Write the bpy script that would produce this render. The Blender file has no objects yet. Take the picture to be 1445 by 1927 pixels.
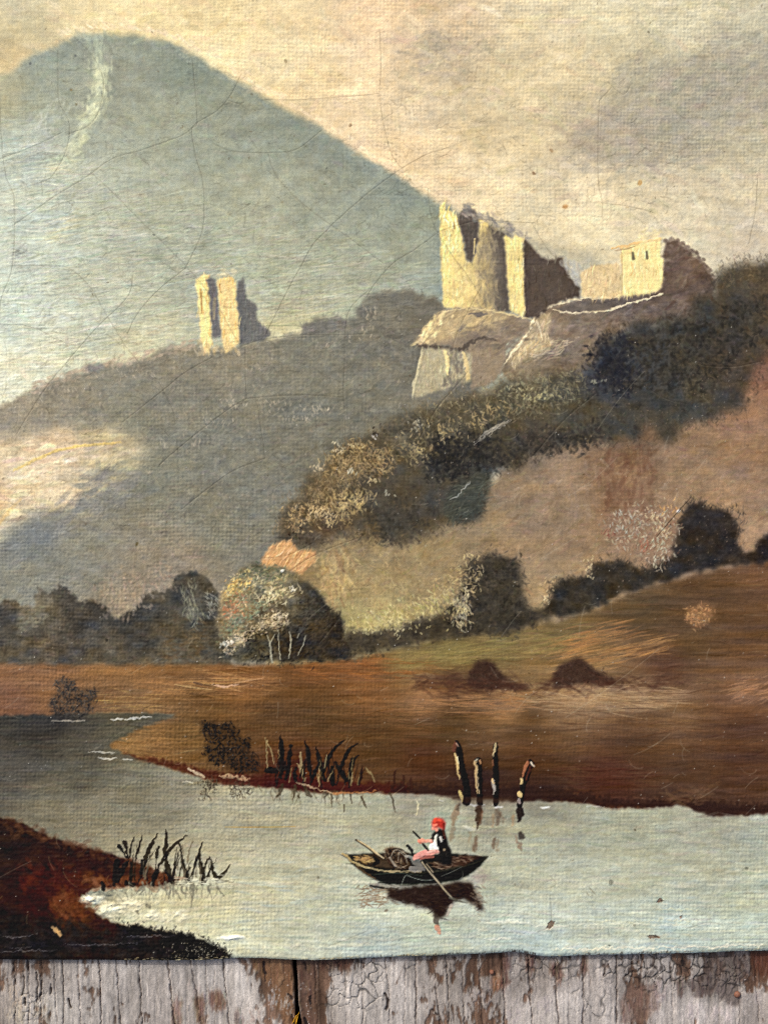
import bpy, math, random, time
import numpy as np
from mathutils import Vector
T0 = time.time()
C = bpy.context.scene.collection
sc = bpy.context.scene
R_ = math.radians
S = 0.000125                      # one photo pixel on the canvas, in metres (painting detail about 18 cm wide)
CX, CY = 722.5, 963.5
DCAM = 0.26                       # lens to canvas
TH = 0.0022                       # the loose old canvas lies this far above the boards
# ------------------------------------------------------------ camera, sky, sun, exposure
cam = bpy.data.cameras.new("camera"); co = bpy.data.objects.new("camera", cam); C.objects.link(co)
co.location = (0, 0, DCAM); co.rotation_euler = (0, 0, 0)
cam.sensor_fit = 'VERTICAL'; cam.sensor_height = 24.0
cam.lens = 24.0 * DCAM / (1927 * S)
cam.clip_start = 0.01; cam.clip_end = 50
sc.camera = co
SUN_EL, SUN_AZ = 37.0, 37.0       # elevation; degrees to the left of the picture's top
w = bpy.data.worlds.new("World"); sc.world = w; w.use_nodes = True
nt = w.node_tree; bg = nt.nodes['Background']
sky = nt.nodes.new('ShaderNodeTexSky'); sky.sky_type = 'NISHITA'; sky.sun_disc = False
sky.sun_elevation = R_(SUN_EL); sky.sun_rotation = R_(360 - SUN_AZ)
nt.links.new(sky.outputs[0], bg.inputs[0]); bg.inputs[1].default_value = 0.15; sky.dust_density = 10.0; sky.ozone_density = 0.6
sun = bpy.data.lights.new("sun", 'SUN'); so = bpy.data.objects.new("sun", sun); C.objects.link(so)
sun.energy = 2.0; sun.angle = R_(0.5); sun.color = (1.0, 0.95, 0.87)
sd = Vector((-math.sin(R_(SUN_AZ)) * math.cos(R_(SUN_EL)), math.cos(R_(SUN_AZ)) * math.cos(R_(SUN_EL)), math.sin(R_(SUN_EL))))
so.rotation_euler = (-sd).to_track_quat('-Z', 'Y').to_euler()
sc.cycles.use_denoising = False; sc.cycles.pixel_filter_type = 'BLACKMAN_HARRIS'; sc.cycles.filter_width = 1.1
sc.view_settings.view_transform = 'Standard'; sc.view_settings.look = 'None'
sc.view_settings.exposure = 0.0; sc.view_settings.gamma = 1.0
K_SUN = np.array([1.40, 1.285, 1.19], np.float32); G_SUN = np.array([.010, .0095, .009], np.float32)      # canvas in the sun: light on it and its sheen, used to find pigment from the picture's values
K_BSUN = np.array([1.37, 1.25, 1.16], np.float32)     # boards in the sun

def lin(a):
    a = np.clip(a, 0, 1)
    return np.where(a <= 0.04045, a / 12.92, ((a + 0.055) / 1.055) ** 2.4)

# ------------------------------------------------------------ a small painter: strokes laid on a raster that becomes mesh vertices
class Painter:
    def __init__(s, x0, x1, y0, y1, step, seed):
        s.x0, s.y0, s.st = x0, y0, step
        s.W = int((x1 - x0) / step) + 1; s.H = int((y1 - y0) / step) + 1
        s.c = np.zeros((s.H, s.W, 3), np.float32); s.h = np.zeros((s.H, s.W), np.float32)
        s.lab = np.zeros((s.H, s.W), np.int16)
        s.rng = np.random.default_rng(seed); s.kc = {}
    def win(s, x0, y0, x1, y1, pad=0):
        a = max(0, int((x0 - pad - s.x0) / s.st)); b = min(s.W, int((x1 + pad - s.x0) / s.st) + 2)
        c = max(0, int((y0 - pad - s.y0) / s.st)); d = min(s.H, int((y1 + pad - s.y0) / s.st) + 2)
        return (slice(c, max(c + 1, d)), slice(a, max(a + 1, b)))
    def full(s): return (slice(0, s.H), slice(0, s.W))
    def xy(s, w):
        X = s.x0 + s.st * np.arange(w[1].start, w[1].stop, dtype=np.float32)
        Y = s.y0 + s.st * np.arange(w[0].start, w[0].stop, dtype=np.float32)
        return X[None, :], Y[:, None]
    def noise(s, w, cx, cy=None, octv=1, gain=0.5):
        cy = cy or cx
        h = w[0].stop - w[0].start; wd = w[1].stop - w[1].start
        out = np.zeros((h, wd), np.float32); amp = 1.0
        for o in range(octv):
            fx = np.arange(wd) * s.st / cx + s.rng.random(); fy = np.arange(h) * s.st / cy + s.rng.random()
            G = s.rng.random((int(fy[-1]) + 3, int(fx[-1]) + 3)).astype(np.float32) * 2 - 1
            iy = fy.astype(int); ty = (fy - iy).astype(np.float32); ty = (ty * ty * (3 - 2 * ty))[:, None]
            ix = fx.astype(int); tx = (fx - ix).astype(np.float32); tx = (tx * tx * (3 - 2 * tx))[None, :]
            Rr = G[iy] * (1 - ty) + G[iy + 1] * ty
            out += amp * (Rr[:, ix] * (1 - tx) + Rr[:, ix + 1] * tx)
            amp *= gain; cx = cx / 2; cy = cy / 2
        return out
    def blur(s, a, r):
        n = int(round(r / s.st))
        if n < 1: return a
        for _ in range(2):
            for ax in (0, 1):
                p = np.pad(a, [(n + 1, n) if k == ax else (0, 0) for k in (0, 1)], mode='edge')
                cs = np.cumsum(p, axis=ax, dtype=np.float64); L = a.shape[ax]
                a = ((np.take(cs, np.arange(2 * n + 1, 2 * n + 1 + L), ax) - np.take(cs, np.arange(0, L), ax)) / (2 * n + 1)).astype(np.float32)
        return a
    def poly(s, pts, soft=1.6, rough=0.0, rs=14, curve=False):
        pts = np.array(pts, np.float32)
        if curve: pts = catmull(pts, True)
        p = soft * 2 + rough * 2 + 3
        w = s.win(pts[:, 0].min(), pts[:, 1].min(), pts[:, 0].max(), pts[:, 1].max(), p)
        X, Y = s.xy(w)
        if rough:
            X = X + rough * s.noise(w, rs, rs, 3, 0.6); Y = Y + rough * s.noise(w, rs, rs, 3, 0.6)
        else:
            X = np.broadcast_to(X, (Y.shape[0], X.shape[1])); Y = np.broadcast_to(Y, X.shape)
        m = np.zeros(X.shape, bool)
        for (xa, ya), (xb, yb) in zip(pts, np.roll(pts, -1, 0)):
            if ya == yb: continue
            m ^= ((ya <= Y) != (yb <= Y)) & (X < xa + (Y - ya) * ((xb - xa) / (yb - ya)))
        return w, s.blur(m.astype(np.float32), soft)
    def field(s, w, pts, sm=30.0, var=0.02, cx=60, cy=18):
        X, Y = s.xy(w); q = 8
        Xs, Ys = X[:, ::q], Y[::q]
        num = np.zeros((Ys.shape[0], Xs.shape[1], 3), np.float32); den = np.zeros(num.shape[:2], np.float32)
        for (x, y, c) in pts:
            wt = 1.0 / ((Xs - x) ** 2 + (Ys - y) ** 2 + sm * sm) ** 1.7
            num += wt[..., None] * (np.array(c, np.float32) / 255); den += wt
        f = num / den[..., None]
        h = Y.shape[0]; wd = X.shape[1]
        fy = np.minimum(np.arange(h) / q, f.shape[0] - 1.001); fx = np.minimum(np.arange(wd) / q, f.shape[1] - 1.001)
        fy = np.maximum(fy, 0); fx = np.maximum(fx, 0)
        iy = fy.astype(int); ix = fx.astype(int); ty = (fy - iy)[:, None, None]; tx = (fx - ix)[None, :, None]
        iy1 = np.minimum(iy + 1, f.shape[0] - 1); ix1 = np.minimum(ix + 1, f.shape[1] - 1)
        r = f[iy] * (1 - ty) + f[iy1] * ty
        out = (r[:, ix] * (1 - tx) + r[:, ix1] * tx).astype(np.float32)
        if var:
            for k in range(3):
                pass
            n = s.noise(w, cx, cy, 3, 0.7) * var
            n2 = s.noise(w, cx * 1.7, cy * 1.7, 2) * var * 0.5
            out = out * (1 + n[..., None] * 2.0) + np.stack([n2, n2 * 0.2, -n2], -1)
        return out
    def paint(s, wm, col, a=1.0, lab=None, h=0.0, th=0.5):
        w, m = wm
        if not isinstance(col, np.ndarray): col = np.array(col, np.float32) / 255
        mm = (m * a)[..., None]
        s.c[w] = s.c[w] * (1 - mm) + col * mm
        if h: s.h[w] += m * h
        if lab is not None: s.lab[w][m > th] = lab
    def kernel(s, L, Wd, ab, v):
        k = (L, Wd, ab, v)
        if k in s.kc: return s.kc[k]
        r = int(max(L, Wd)) + 2
        g = np.arange(-r, r + 1, dtype=np.float32); X, Y = np.meshgrid(g, g)
        t = ab * math.pi / 16; u = X * math.cos(t) + Y * math.sin(t); q = -X * math.sin(t) + Y * math.cos(t)
        rr = np.random.default_rng(v * 77 + ab)
        bend = rr.uniform(-.25, .25); q = q + bend * u * u / max(L, 1)
        br = 1 + 0.35 * np.sin(q * rr.uniform(1.4, 2.6) + rr.random() * 6)
        d = (u / max(L, .6)) ** 2 + (q / max(Wd, .6)) ** 2
        m = np.clip(1.35 - d * (1.0 + 0.35 * rr.random(d.shape)), 0, 1) * np.clip(br, 0, 1)
        s.kc[k] = m.astype(np.float32); return s.kc[k]
    def dab(s, x, y, L, Wd, ang, col, a=0.8, h=0.0):
        L = max(1, round(L / s.st)); Wd = max(1, round(Wd / s.st))
        m = s.kernel(L, Wd, int(round(ang * 16 / math.pi)) % 16, int(s.rng.integers(0, 4)))
        r = m.shape[0] // 2; ix = int((x - s.x0) / s.st) - r; iy = int((y - s.y0) / s.st) - r
        if ix < 0 or iy < 0 or ix + 2 * r + 1 > s.W or iy + 2 * r + 1 > s.H: return
        v = s.c[iy:iy + 2 * r + 1, ix:ix + 2 * r + 1]
        ma = (m * a)[..., None]; v += (col - v) * ma
        if h: s.h[iy:iy + 2 * r + 1, ix:ix + 2 * r + 1] += m * h
    def scatter(s, wm, n, L, Wd, ang, cols, jit=0.03, a=0.7, h=0.0, dang=0.4, follow=None, power=1):
        """n small brush dabs inside a mask; colours picked from cols, or from the canvas itself (cols None)"""
        w, m = wm
        p = (m.ravel().astype(np.float64)) ** power
        if p.sum() <= 0: return
        cp = np.cumsum(p); idx = np.searchsorted(cp, s.rng.random(n) * cp[-1])
        iy, ix = np.divmod(np.minimum(idx, p.size - 1), m.shape[1])
        ys = s.y0 + (iy + w[0].start) * s.st; xs = s.x0 + (ix + w[1].start) * s.st
        cl = None if cols is None else np.array(cols, np.float32) / 255
        lj = s.rng.uniform(.5, 1.3, n); an = s.rng.normal(0, dang, n); jj = s.rng.normal(0, jit, (n, 1)).astype(np.float32) + s.rng.normal(0, jit * .35, (n, 3)).astype(np.float32)
        for i in range(n):
            base = s.c[iy[i] + w[0].start, ix[i] + w[1].start] if cl is None else cl[int(s.rng.integers(len(cl)))]
            s.dab(xs[i], ys[i], L * lj[i], Wd, ang + an[i], base + jj[i] * (.25 + 1.5 * float(base[1])), a, h)
    def line(s, pts, wid, col, a=1.0, h=0.0, lab=None, soft=0.8, curve=True, rag=0.0):
        """a brush line with a width at each point (wid: number or list)"""
        pts = np.array(pts, np.float32); n0 = len(pts)
        ws = np.full(n0, wid, np.float32) if np.isscalar(wid) else np.array(wid, np.float32)
        if curve and n0 > 2:
            q = catmull(np.column_stack([pts, ws]), False); pts, ws = q[:, :2], q[:, 2]
        p = ws.max() + soft * 2 + 3
        w = s.win(pts[:, 0].min(), pts[:, 1].min(), pts[:, 0].max(), pts[:, 1].max(), p)
        X, Y = s.xy(w); best = np.full((Y.shape[0], X.shape[1]), 1e9, np.float32)
        if rag: X = X + rag * s.noise(w, 6, 6, 2); Y = Y + rag * s.noise(w, 6, 6, 2)
        for (xa, ya), (xb, yb), wa, wb in zip(pts[:-1], pts[1:], ws[:-1], ws[1:]):
            dx, dy = xb - xa, yb - ya; L2 = dx * dx + dy * dy + 1e-6
            t = np.clip(((X - xa) * dx + (Y - ya) * dy) / L2, 0, 1)
            best = np.minimum(best, np.hypot(X - xa - t * dx, Y - ya - t * dy) - (wa + t * (wb - wa)) * .5)
        m = np.clip(0.5 - best / (2 * soft), 0, 1)
        s.paint((w, m), col, a, lab, h)
        return w, m
    def hair(s, curves, width=1.0):
        """thin lines as an alpha map: curves is a list of (N,2) arrays in photo pixels"""
        acc = np.zeros(s.H * s.W, np.float32)
        P = np.concatenate(curves)
        fx = (P[:, 0] - s.x0) / s.st; fy = (P[:, 1] - s.y0) / s.st
        ok = (fx > 1) & (fy > 1) & (fx < s.W - 2) & (fy < s.H - 2); fx, fy = fx[ok], fy[ok]
        ix = fx.astype(int); iy = fy.astype(int); tx = fx - ix; ty = fy - iy
        for dx, dy, wt in ((0, 0, (1 - tx) * (1 - ty)), (1, 0, tx * (1 - ty)), (0, 1, (1 - tx) * ty), (1, 1, tx * ty)):
            np.add.at(acc, (iy + dy) * s.W + ix + dx, wt * width)
        return np.minimum(acc.reshape(s.H, s.W), 1)

def catmull(p, closed, n=6):
    k = len(p); out = []
    for i in range(k if closed else k - 1):
        if closed: a, b, c, d = p[(i - 1) % k], p[i], p[(i + 1) % k], p[(i + 2) % k]
        else: a, b, c, d = p[max(i - 1, 0)], p[i], p[i + 1], p[min(i + 2, k - 1)]
        for t in np.linspace(0, 1, n, endpoint=False):
            out.append(0.5 * ((2 * b) + (c - a) * t + (2 * a - 5 * b + 4 * c - d) * t * t + (3 * b - a - 3 * c + d) * t ** 3))
    if not closed: out.append(p[-1])
    return np.array(out, np.float32)

def dense(pts, step=0.8, wob=0.0, rng=None):
    """a curve sampled every step pixels, optionally wandering a little"""
    p = catmull(np.array(pts, np.float32), False, 8) if len(pts) > 2 else np.array(pts, np.float32)
    d = np.r_[0, np.cumsum(np.hypot(*np.diff(p, axis=0).T))]
    t = np.arange(0, d[-1], step)
    q = np.column_stack([np.interp(t, d, p[:, 0]), np.interp(t, d, p[:, 1])])
    if wob and len(q) > 4:
        k = max(2, int(len(q) / 9)); g = rng.normal(0, wob, (k + 1, 2))
        tt = np.linspace(0, k, len(q)); q = q + np.column_stack([np.interp(tt, np.arange(k + 1), g[:, j]) for j in (0, 1)])
    return q

# ------------------------------------------------------------ the picture on the canvas
P = Painter(-270, 1645, -200, 1816, 1.6, 11)
rng = P.rng
FULL = P.full()
LABS = []                          # (name, parent id or 0, label)
def lab(name, parent=0, label=None):
    LABS.append((name, parent, label)); return len(LABS)
SKY = lab('painted_sky')
MOUNT = lab('painted_mountain'); RIDGE = lab('painted_ridge'); VALLEY = lab('painted_valley', 0, 'pale sunlit valley with a yellow streak')
TOWER = lab('painted_tower', 0, 'small ruined tower on the grey ridge'); CASTLE = lab('painted_castle', 0, 'tall ruined castle keep')
HOUSE = lab('painted_house', 0, 'flat roofed house with two small windows'); BASTION = lab('painted_bastion', 0, 'sloping bastion below the keep')
ROCK = lab('painted_rock', 0, 'brown rock with a pale lit edge'); SCRUB = lab('painted_thicket', 0, 'dark thicket down the castle hill')
HILL = lab('painted_hill', 0, 'brown bare hillside'); OROCK = lab('painted_rock', 0, 'small orange rock')
TREES = lab('painted_tree_row', 0, 'dark row of trees at the foot of the ridge'); TREE = lab('painted_tree', 0, 'round tree lit from the left')
TRUNKS = [lab('painted_trunk', TREE) for _ in range(4)]
HEDGE = lab('painted_hedge'); BUSHM = lab('painted_bush', 0, 'dark bush with a yellowish left side'); BUSHR = lab('painted_bush', 0, 'near black bush at the right')
BUSHL = lab('painted_bush', 0, 'pale bush with grey pink dabs'); MEADOW = lab('painted_meadow'); OSH = lab('painted_bush', 0, 'tiny orange bush')
BUSHA = lab('painted_bush', 0, 'dark bush behind the inlet'); BUSHB = lab('painted_bush', 0, 'dark lacy bush on the far bank')
MOUNDA = lab('painted_mound', 0, 'low brown mound, left of two'); MOUNDB = lab('painted_mound', 0, 'low brown mound, right of two')
LAKE = lab('painted_lake'); BANK = lab('painted_riverbank', 0, 'dark red brown near bank'); REEDA = lab('painted_reeds', 0, 'reeds on the far bank'); REEDB = lab('painted_reeds', 0, 'reeds on the near bank')
POSTS = [lab('painted_post') for _ in range(4)]
BOAT = lab('painted_boat', 0, 'dark rowing boat'); OARA = lab('oar', BOAT); OARB = lab('oar', BOAT); BUNDLE = lab('bundle', BOAT); REFL = lab('painted_reflection', 0, 'dark reflection of the boat')
MAN = lab('painted_person', 0, 'rower in red headscarf, white shirt and black waistcoat'); SCARF = lab('headscarf', MAN)

def A(*c): return np.array(c, np.float32) / 255
one = (FULL, np.ones((P.H, P.W), np.float32))
# --- sky
f = P.field(FULL, [(20,20,(184,170,138)),(60,60,(194,177,138)),(150,30,(214,189,140)),(250,30,(217,191,140)),(400,30,(212,186,136)),(550,30,(212,185,140)),(700,30,(214,179,140)),
 (700,100,(221,189,150)),(850,40,(210,178,140)),(830,90,(176,158,130)),(1000,40,(208,186,148)),(1150,40,(203,186,150)),(1300,40,(203,188,155)),(1420,40,(188,176,148)),(1440,110,(158,148,128)),
 (1350,150,(154,146,126)),(1200,170,(175,161,132)),(1100,160,(205,182,142)),(950,150,(205,182,142)),(800,180,(205,180,146)),(600,150,(220,190,142)),(500,110,(222,195,148)),(400,90,(224,199,150)),
 (30,110,(200,172,126)),(10,60,(188,170,130)),(650,200,(224,192,150)),(750,280,(222,189,147)),(900,250,(192,168,130)),(1000,265,(204,180,140)),(1120,260,(166,150,126)),(1250,250,(162,151,128)),(1400,255,(178,165,138)),
 (1400,350,(195,178,150)),(1250,330,(198,179,150)),(1100,350,(218,193,155)),(950,330,(221,194,151)),(850,330,(218,189,149)),(1000,400,(206,187,152)),(1130,420,(215,195,157)),(1300,430,(205,188,158)),
 (1420,450,(193,174,150)),(1060,300,(190,168,136)),(1180,210,(160,148,126)),(1300,210,(150,142,124)),(1230,290,(172,158,134)),(780,60,(206,174,136)),(860,120,(188,166,134))], 34, .018, 90, 30)
f -= .032 * np.clip((.66 - f.mean(-1, keepdims=True)) / .08, 0, 1)
f *= np.array([.985, 1.0, .972], np.float32)
P.paint(one, f, 1, SKY)
P.scatter(P.poly([(760,75),(850,60),(900,95),(860,115),(780,110)], 22), 90, 16, 5, 0.1, [(160,146,122),(170,152,124)], .02, .35)
P.scatter(P.poly([(1130,230),(1230,150),(1330,110),(1445,90),(1500,170),(1400,220),(1250,280),(1150,290)], 40), 420, 26, 8, -.35, [(148,140,122),(156,146,126),(166,154,130)], .02, .3)
P.scatter(P.poly([(1060,210),(1180,220),(1200,270),(1090,300)], 25), 90, 22, 6, .3, [(160,146,124),(168,150,126)], .02, .3)
P.scatter(one, 5200, 26, 7, 0.15, None, .022, .5, 0.05, .5)
# --- mountain
MO = [(-210,190),(-60,165),(0,143),(20,135),(45,115),(70,103),(100,90),(125,78),(140,70),(160,64),(190,63),(220,67),(260,67),(300,75),(330,85),(360,98),(390,118),(420,135),(450,155),(490,180),(520,195),(560,218),(600,240),(640,265),(680,290),(720,318),(760,340),(800,365),(830,385),(880,402),(930,425),(990,448),(1050,466),(1110,480),(1180,520),(1180,700),(-210,900)]
mf = P.field(FULL, [(10,170,(160,156,132)),(10,300,(164,171,160)),(80,200,(148,153,140)),(100,110,(134,141,132)),(150,150,(148,151,138)),(60,300,(163,170,160)),(150,330,(164,167,152)),(250,150,(136,139,128)),
 (350,130,(122,131,122)),(300,90,(130,137,127)),(300,220,(148,151,136)),(450,200,(136,139,128)),(420,160,(127,134,123)),(550,240,(130,134,121)),(400,300,(149,152,136)),(300,350,(159,161,145)),(200,420,(164,167,152)),(100,400,(164,171,160)),
 (30,500,(164,171,159)),(30,600,(170,178,165)),(100,650,(181,179,157)),(30,700,(186,183,160)),(200,600,(168,172,158)),(250,650,(190,183,152)),(300,500,(161,164,150)),(400,450,(162,165,148)),
 (500,400,(155,156,139)),(600,350,(141,143,130)),(650,290,(128,134,126)),(700,330,(133,140,133)),(760,360,(126,134,129)),(800,400,(138,143,129)),(700,420,(150,152,136)),(800,500,(152,158,147)),
 (700,500,(159,161,145)),(600,480,(155,158,141)),(550,560,(166,166,146)),(550,620,(190,181,147)),(640,560,(165,165,146)),(800,560,(148,156,147)),(480,500,(166,169,151)),(760,470,(138,140,124)),(1080,500,(168,166,154)),(1000,450,(150,143,128)),(930,430,(128,120,106)),(980,440,(142,134,120)),(1070,470,(176,168,150))], 26, .016, 70, 22)
XM, YM = P.xy(FULL); mf += (np.clip((320 - XM) / 280, 0, 1) * np.clip((YM - 220) / 160, 0, 1))[..., None] * .10 - A(8, 8, 16)
wm = P.poly(MO, 5, 3.5, 16); P.paint(wm, mf[wm[0]], 1, MOUNT, .12)
r = P.poly([(880,380),(940,412),(1010,442),(1090,462),(1150,462),(1150,500),(1080,540),(900,430)], 14, 6); P.paint(r, f[r[0]] * .9 + .02, .45)
# edge glow dabs of sky colour above the mountain's rim
for (x, y) in dense([(130,66),(230,60),(330,78),(420,125),(500,178),(600,232),(700,297),(800,358),(860,392)], 3.0):
    if rng.random() < .6: P.dab(x + rng.normal(0, 6), y - 8 + rng.normal(0, 4), 9, 4, .55, A(226,198,154) + rng.normal(0, .02), .45, .08)
for (x, y) in dense([(60,110),(140,74),(230,70),(330,90),(420,140),(520,202),(620,258),(720,324),(790,368)], 2.5):
    P.dab(x + rng.normal(0, 5), y + 9 + rng.normal(0, 5), 10, 4, .5, A(122,128,114) + rng.normal(0, .02), .26)
# vertical lit streak running down
for (x, y) in dense([(178,66),(184,90),(189,120),(191,150),(188,185),(178,215),(160,245),(145,275),(128,300),(98,328)], .55):
    k = 1 if 120 < y < 215 else .6
    P.dab(x + rng.normal(0, 9 if y > 100 else 13), y + rng.normal(0, 6), 9, 4, 1.5 if y < 210 else 2.3, (A(200,202,160) if y > 112 else A(166,174,142)) + rng.normal(0, .02), .27 * k, .06)
P.scatter(P.poly([(60,225),(110,195),(100,260),(60,310)], 14), 60, 18, 4, 2.4, [(176,178,160),(182,184,166)], .02, .3)
P.scatter(P.poly([(90,440),(140,405),(150,425),(100,460)], 5), 40, 9, 3, 2.5, [(200,188,140),(186,180,150)], .02, .45, .1)
P.scatter(P.poly([(30,470),(50,472),(42,485),(28,482)], 4), 30, 8, 2, .1, [(110,112,104)], .02, .3)
m_ = P.poly([(0,230),(140,330),(400,420),(640,470),(800,500),(800,600),(560,640),(200,680),(0,740)], 30)
P.scatter(m_, 3600, 34, 2.4, -.12, None, .028, .5, .12, .16)
P.scatter(wm, 2600, 16, 5, .2, None, .02, .45, .05, .6)
P.scatter(m_, 160, 12, 4, 0, [(178,172,134),(184,178,142),(172,172,150)], .015, .25, .05, .3)
# --- far ridge
RO = [(-210,800),(0,762),(20,755),(60,735),(90,720),(150,700),(165,690),(185,683),(200,685),(215,688),(250,680),(280,668),(300,658),(330,651),(375,651),(400,658),(440,655),(470,648),(510,636),(540,633),(565,627),(575,608),(600,600),(640,597),(655,602),(672,592),(678,572),(700,555),(740,545),(770,543),(800,550),(820,560),(840,580),(900,640),(900,1260),(-210,1270)]
rf = P.field(FULL, [(200,690,(124,117,104)),(300,680,(120,111,97)),(450,680,(118,109,95)),(600,660,(108,104,94)),(740,580,(102,97,89)),(800,620,(92,86,78)),(100,730,(126,117,104)),(20,770,(138,127,112)),
 (300,750,(108,104,95)),(500,750,(106,102,92)),(650,700,(102,99,91)),(750,650,(98,93,86)),(250,790,(116,112,98)),(400,850,(106,104,96)),(550,800,(101,98,90)),(300,900,(108,106,96)),(150,1000,(116,112,102)),
 (60,1010,(102,103,99)),(20,1080,(114,112,105)),(150,1080,(113,110,102)),(300,1080,(122,110,97)),(400,1000,(108,105,95)),(480,950,(102,99,90)),(200,1130,(126,114,99)),(260,1140,(134,116,98)),(350,1060,(124,110,96)),(600,850,(96,92,82)),(650,760,(100,96,86))], 30, .02, 40, 14)
rf += A(1, 1, 0) - A(0, 0, 6)
wm = P.poly(RO, 2.6, 5, 13); P.paint(wm, rf[wm[0]], 1, RIDGE, .15)
P.scatter(wm, 3400, 18, 4, -.15, None, .02, .5, .06, .4)
for (x, y, n, sx, sy) in [(400,660,50,40,14),(130,735,40,70,14),(470,720,24,40,30),(520,765,26,60,14),(600,770,34,30,12),(390,790,22,50,30),(60,770,30,50,20),(250,700,26,60,12),(700,590,18,16,14),(690,620,10,20,10),(440,760,14,6,12),(370,835,16,14,10),(560,790,24,22,8),(640,645,10,40,12),(300,830,12,40,16)]:
    for _ in range(n):
        P.dab(x + rng.normal(0, sx * .6), y + rng.normal(0, sy * .6), 5, 2, rng.choice([.9, 1.3, 2.0]), A(168,154,128) + rng.normal(0, .03), rng.uniform(.15, .6), .12)
P.scatter(P.poly([(0,770),(160,690),(400,660),(700,600),(840,640),(700,830),(520,960),(300,1060),(240,860),(0,800)], 20), 1500, 6, 2.6, 1.0, [(136,128,106),(122,116,94),(92,90,80),(86,82,74),(128,122,104),(146,134,112)], .03, .26, .12, .9)
for _ in range(140):   # lit skyline of the ridge
    t = rng.random(); x = 60 + t * 310; y = 735 - 88 * t ** .8 + rng.normal(0, 6)
    P.dab(x, y, 7, 2.5, -.3, A(170,148,122) + rng.normal(0, .03), .4)
for pts, c in [([(160,692),(180,684),(198,686),(200,694),(180,698),(164,697)], (86,88,90)), ([(566,628),(576,609),(600,602),(640,599),(655,604),(650,622),(600,628)], (96,92,84))]:
    r = P.poly(pts, 2, 3); P.paint(r, c, .55); P.scatter(r, 30, 7, 2.5, 0, None, .04, .5)
# --- valley with pale light
wm = P.poly([(-210,830),(-20,826),(48,822),(100,812),(145,812),(218,810),(266,824),(272,862),(250,905),(200,935),(155,962),(110,972),(60,985),(20,1000),(-20,1030),(-210,1060)], 13, 8, 40)
vf = P.field(wm[0], [(20,830,(184,166,134)),(100,840,(194,171,142)),(100,870,(199,178,151)),(200,838,(176,161,130)),(240,890,(150,146,122)),(250,840,(150,140,116)),(30,900,(199,180,152)),(100,920,(198,181,153)),(170,900,(170,158,132)),(30,970,(176,167,145)),(80,960,(166,161,144)),(10,1000,(186,177,153)),(0,950,(204,172,126)),(60,930,(196,176,140))], 22, .03, 50, 14)
P.paint(wm, vf * np.array([1.08, 1.055, .99], np.float32), .96, VALLEY, .1); P.scatter(wm, 420, 24, 5, -.12, None, .035, .5, .1, .25)
P.scatter(P.poly([(60,985),(140,950),(170,900),(230,880),(250,920),(180,970),(120,1010)], 16), 120, 22, 6, -.4, [(112,110,102),(118,116,106)], .02, .4)
r = P.poly([(10,1010),(40,985),(70,972),(100,990),(110,1020),(60,1040),(10,1040)], 9, 5); P.paint(r, (104,107,106), .75)
for k in range(3): P.line([(28,884 + k),(60,868 + k),(95,852 + k),(130,843),(162,838),(200,835),(228,832)], [2,3,4,4,3.5,4,1.5], (218,184,100), .45, .15, None, 1.5, rag=2)
P.line([(0,985),(15,966),(40,940)], [6,5,3], (222,176,96), .4, .1, soft=3, rag=2)
# --- small ruined tower
def face(pts, col, soft=1.9, rough=2.2, l=None, h=.35, n=0, ang=1.57, cols=None, j=.04):
    r = P.poly(pts, soft, rough, 9); P.paint(r, col, 1, l, h)
    if n: P.scatter(r, n, 9, 2.2, ang, cols, j, .55, .12, .15)
    return r
face([(446,531),(452,526),(461,524),(464,560),(482,571),(484,600),(492,612),(505,618),(511,632),(500,640),(452,650),(446,600)], (92,90,84), l=TOWER, n=60)
face([(408,524),(440,521),(444,545),(444,560),(450,600),(452,645),(425,668),(418,640),(412,580)], (208,178,118), l=TOWER, n=70, cols=[(224,194,130),(206,170,104),(186,140,74),(222,192,132)])
face([(370,524),(380,516),(391,515),(394,524),(396,560),(399,600),(400,630),(396,660),(388,664),(380,640),(373,580),(371,540)], (222,194,124), l=TOWER, n=70, cols=[(228,202,134),(214,182,112),(196,150,84),(230,206,140)])
face([(389,527),(396,523),(405,527),(408,550),(413,590),(416,632),(406,637),(399,634),(397,600),(394,560)], (98,94,88), l=TOWER, n=26, h=.2)
P.line([(403,600),(405,562),(402,585)], 5, (160,140,100), .5)
P.line([(379,545),(380,575),(380,590)], [2,3,1], (150,104,52), .7); P.line([(414,536),(416,552)], [3,1], (168,112,56), .6)
for _ in range(46): P.dab(rng.uniform(372,452), rng.uniform(640,668), 6, 2.5, 1.4, A(190,165,118) + rng.normal(0, .05), .4, .1)
for _ in range(30): P.dab(rng.uniform(410,445), rng.uniform(508,520), 7, 3, .1, A(196,186,146) + rng.normal(0, .02), .4, .1)
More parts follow.
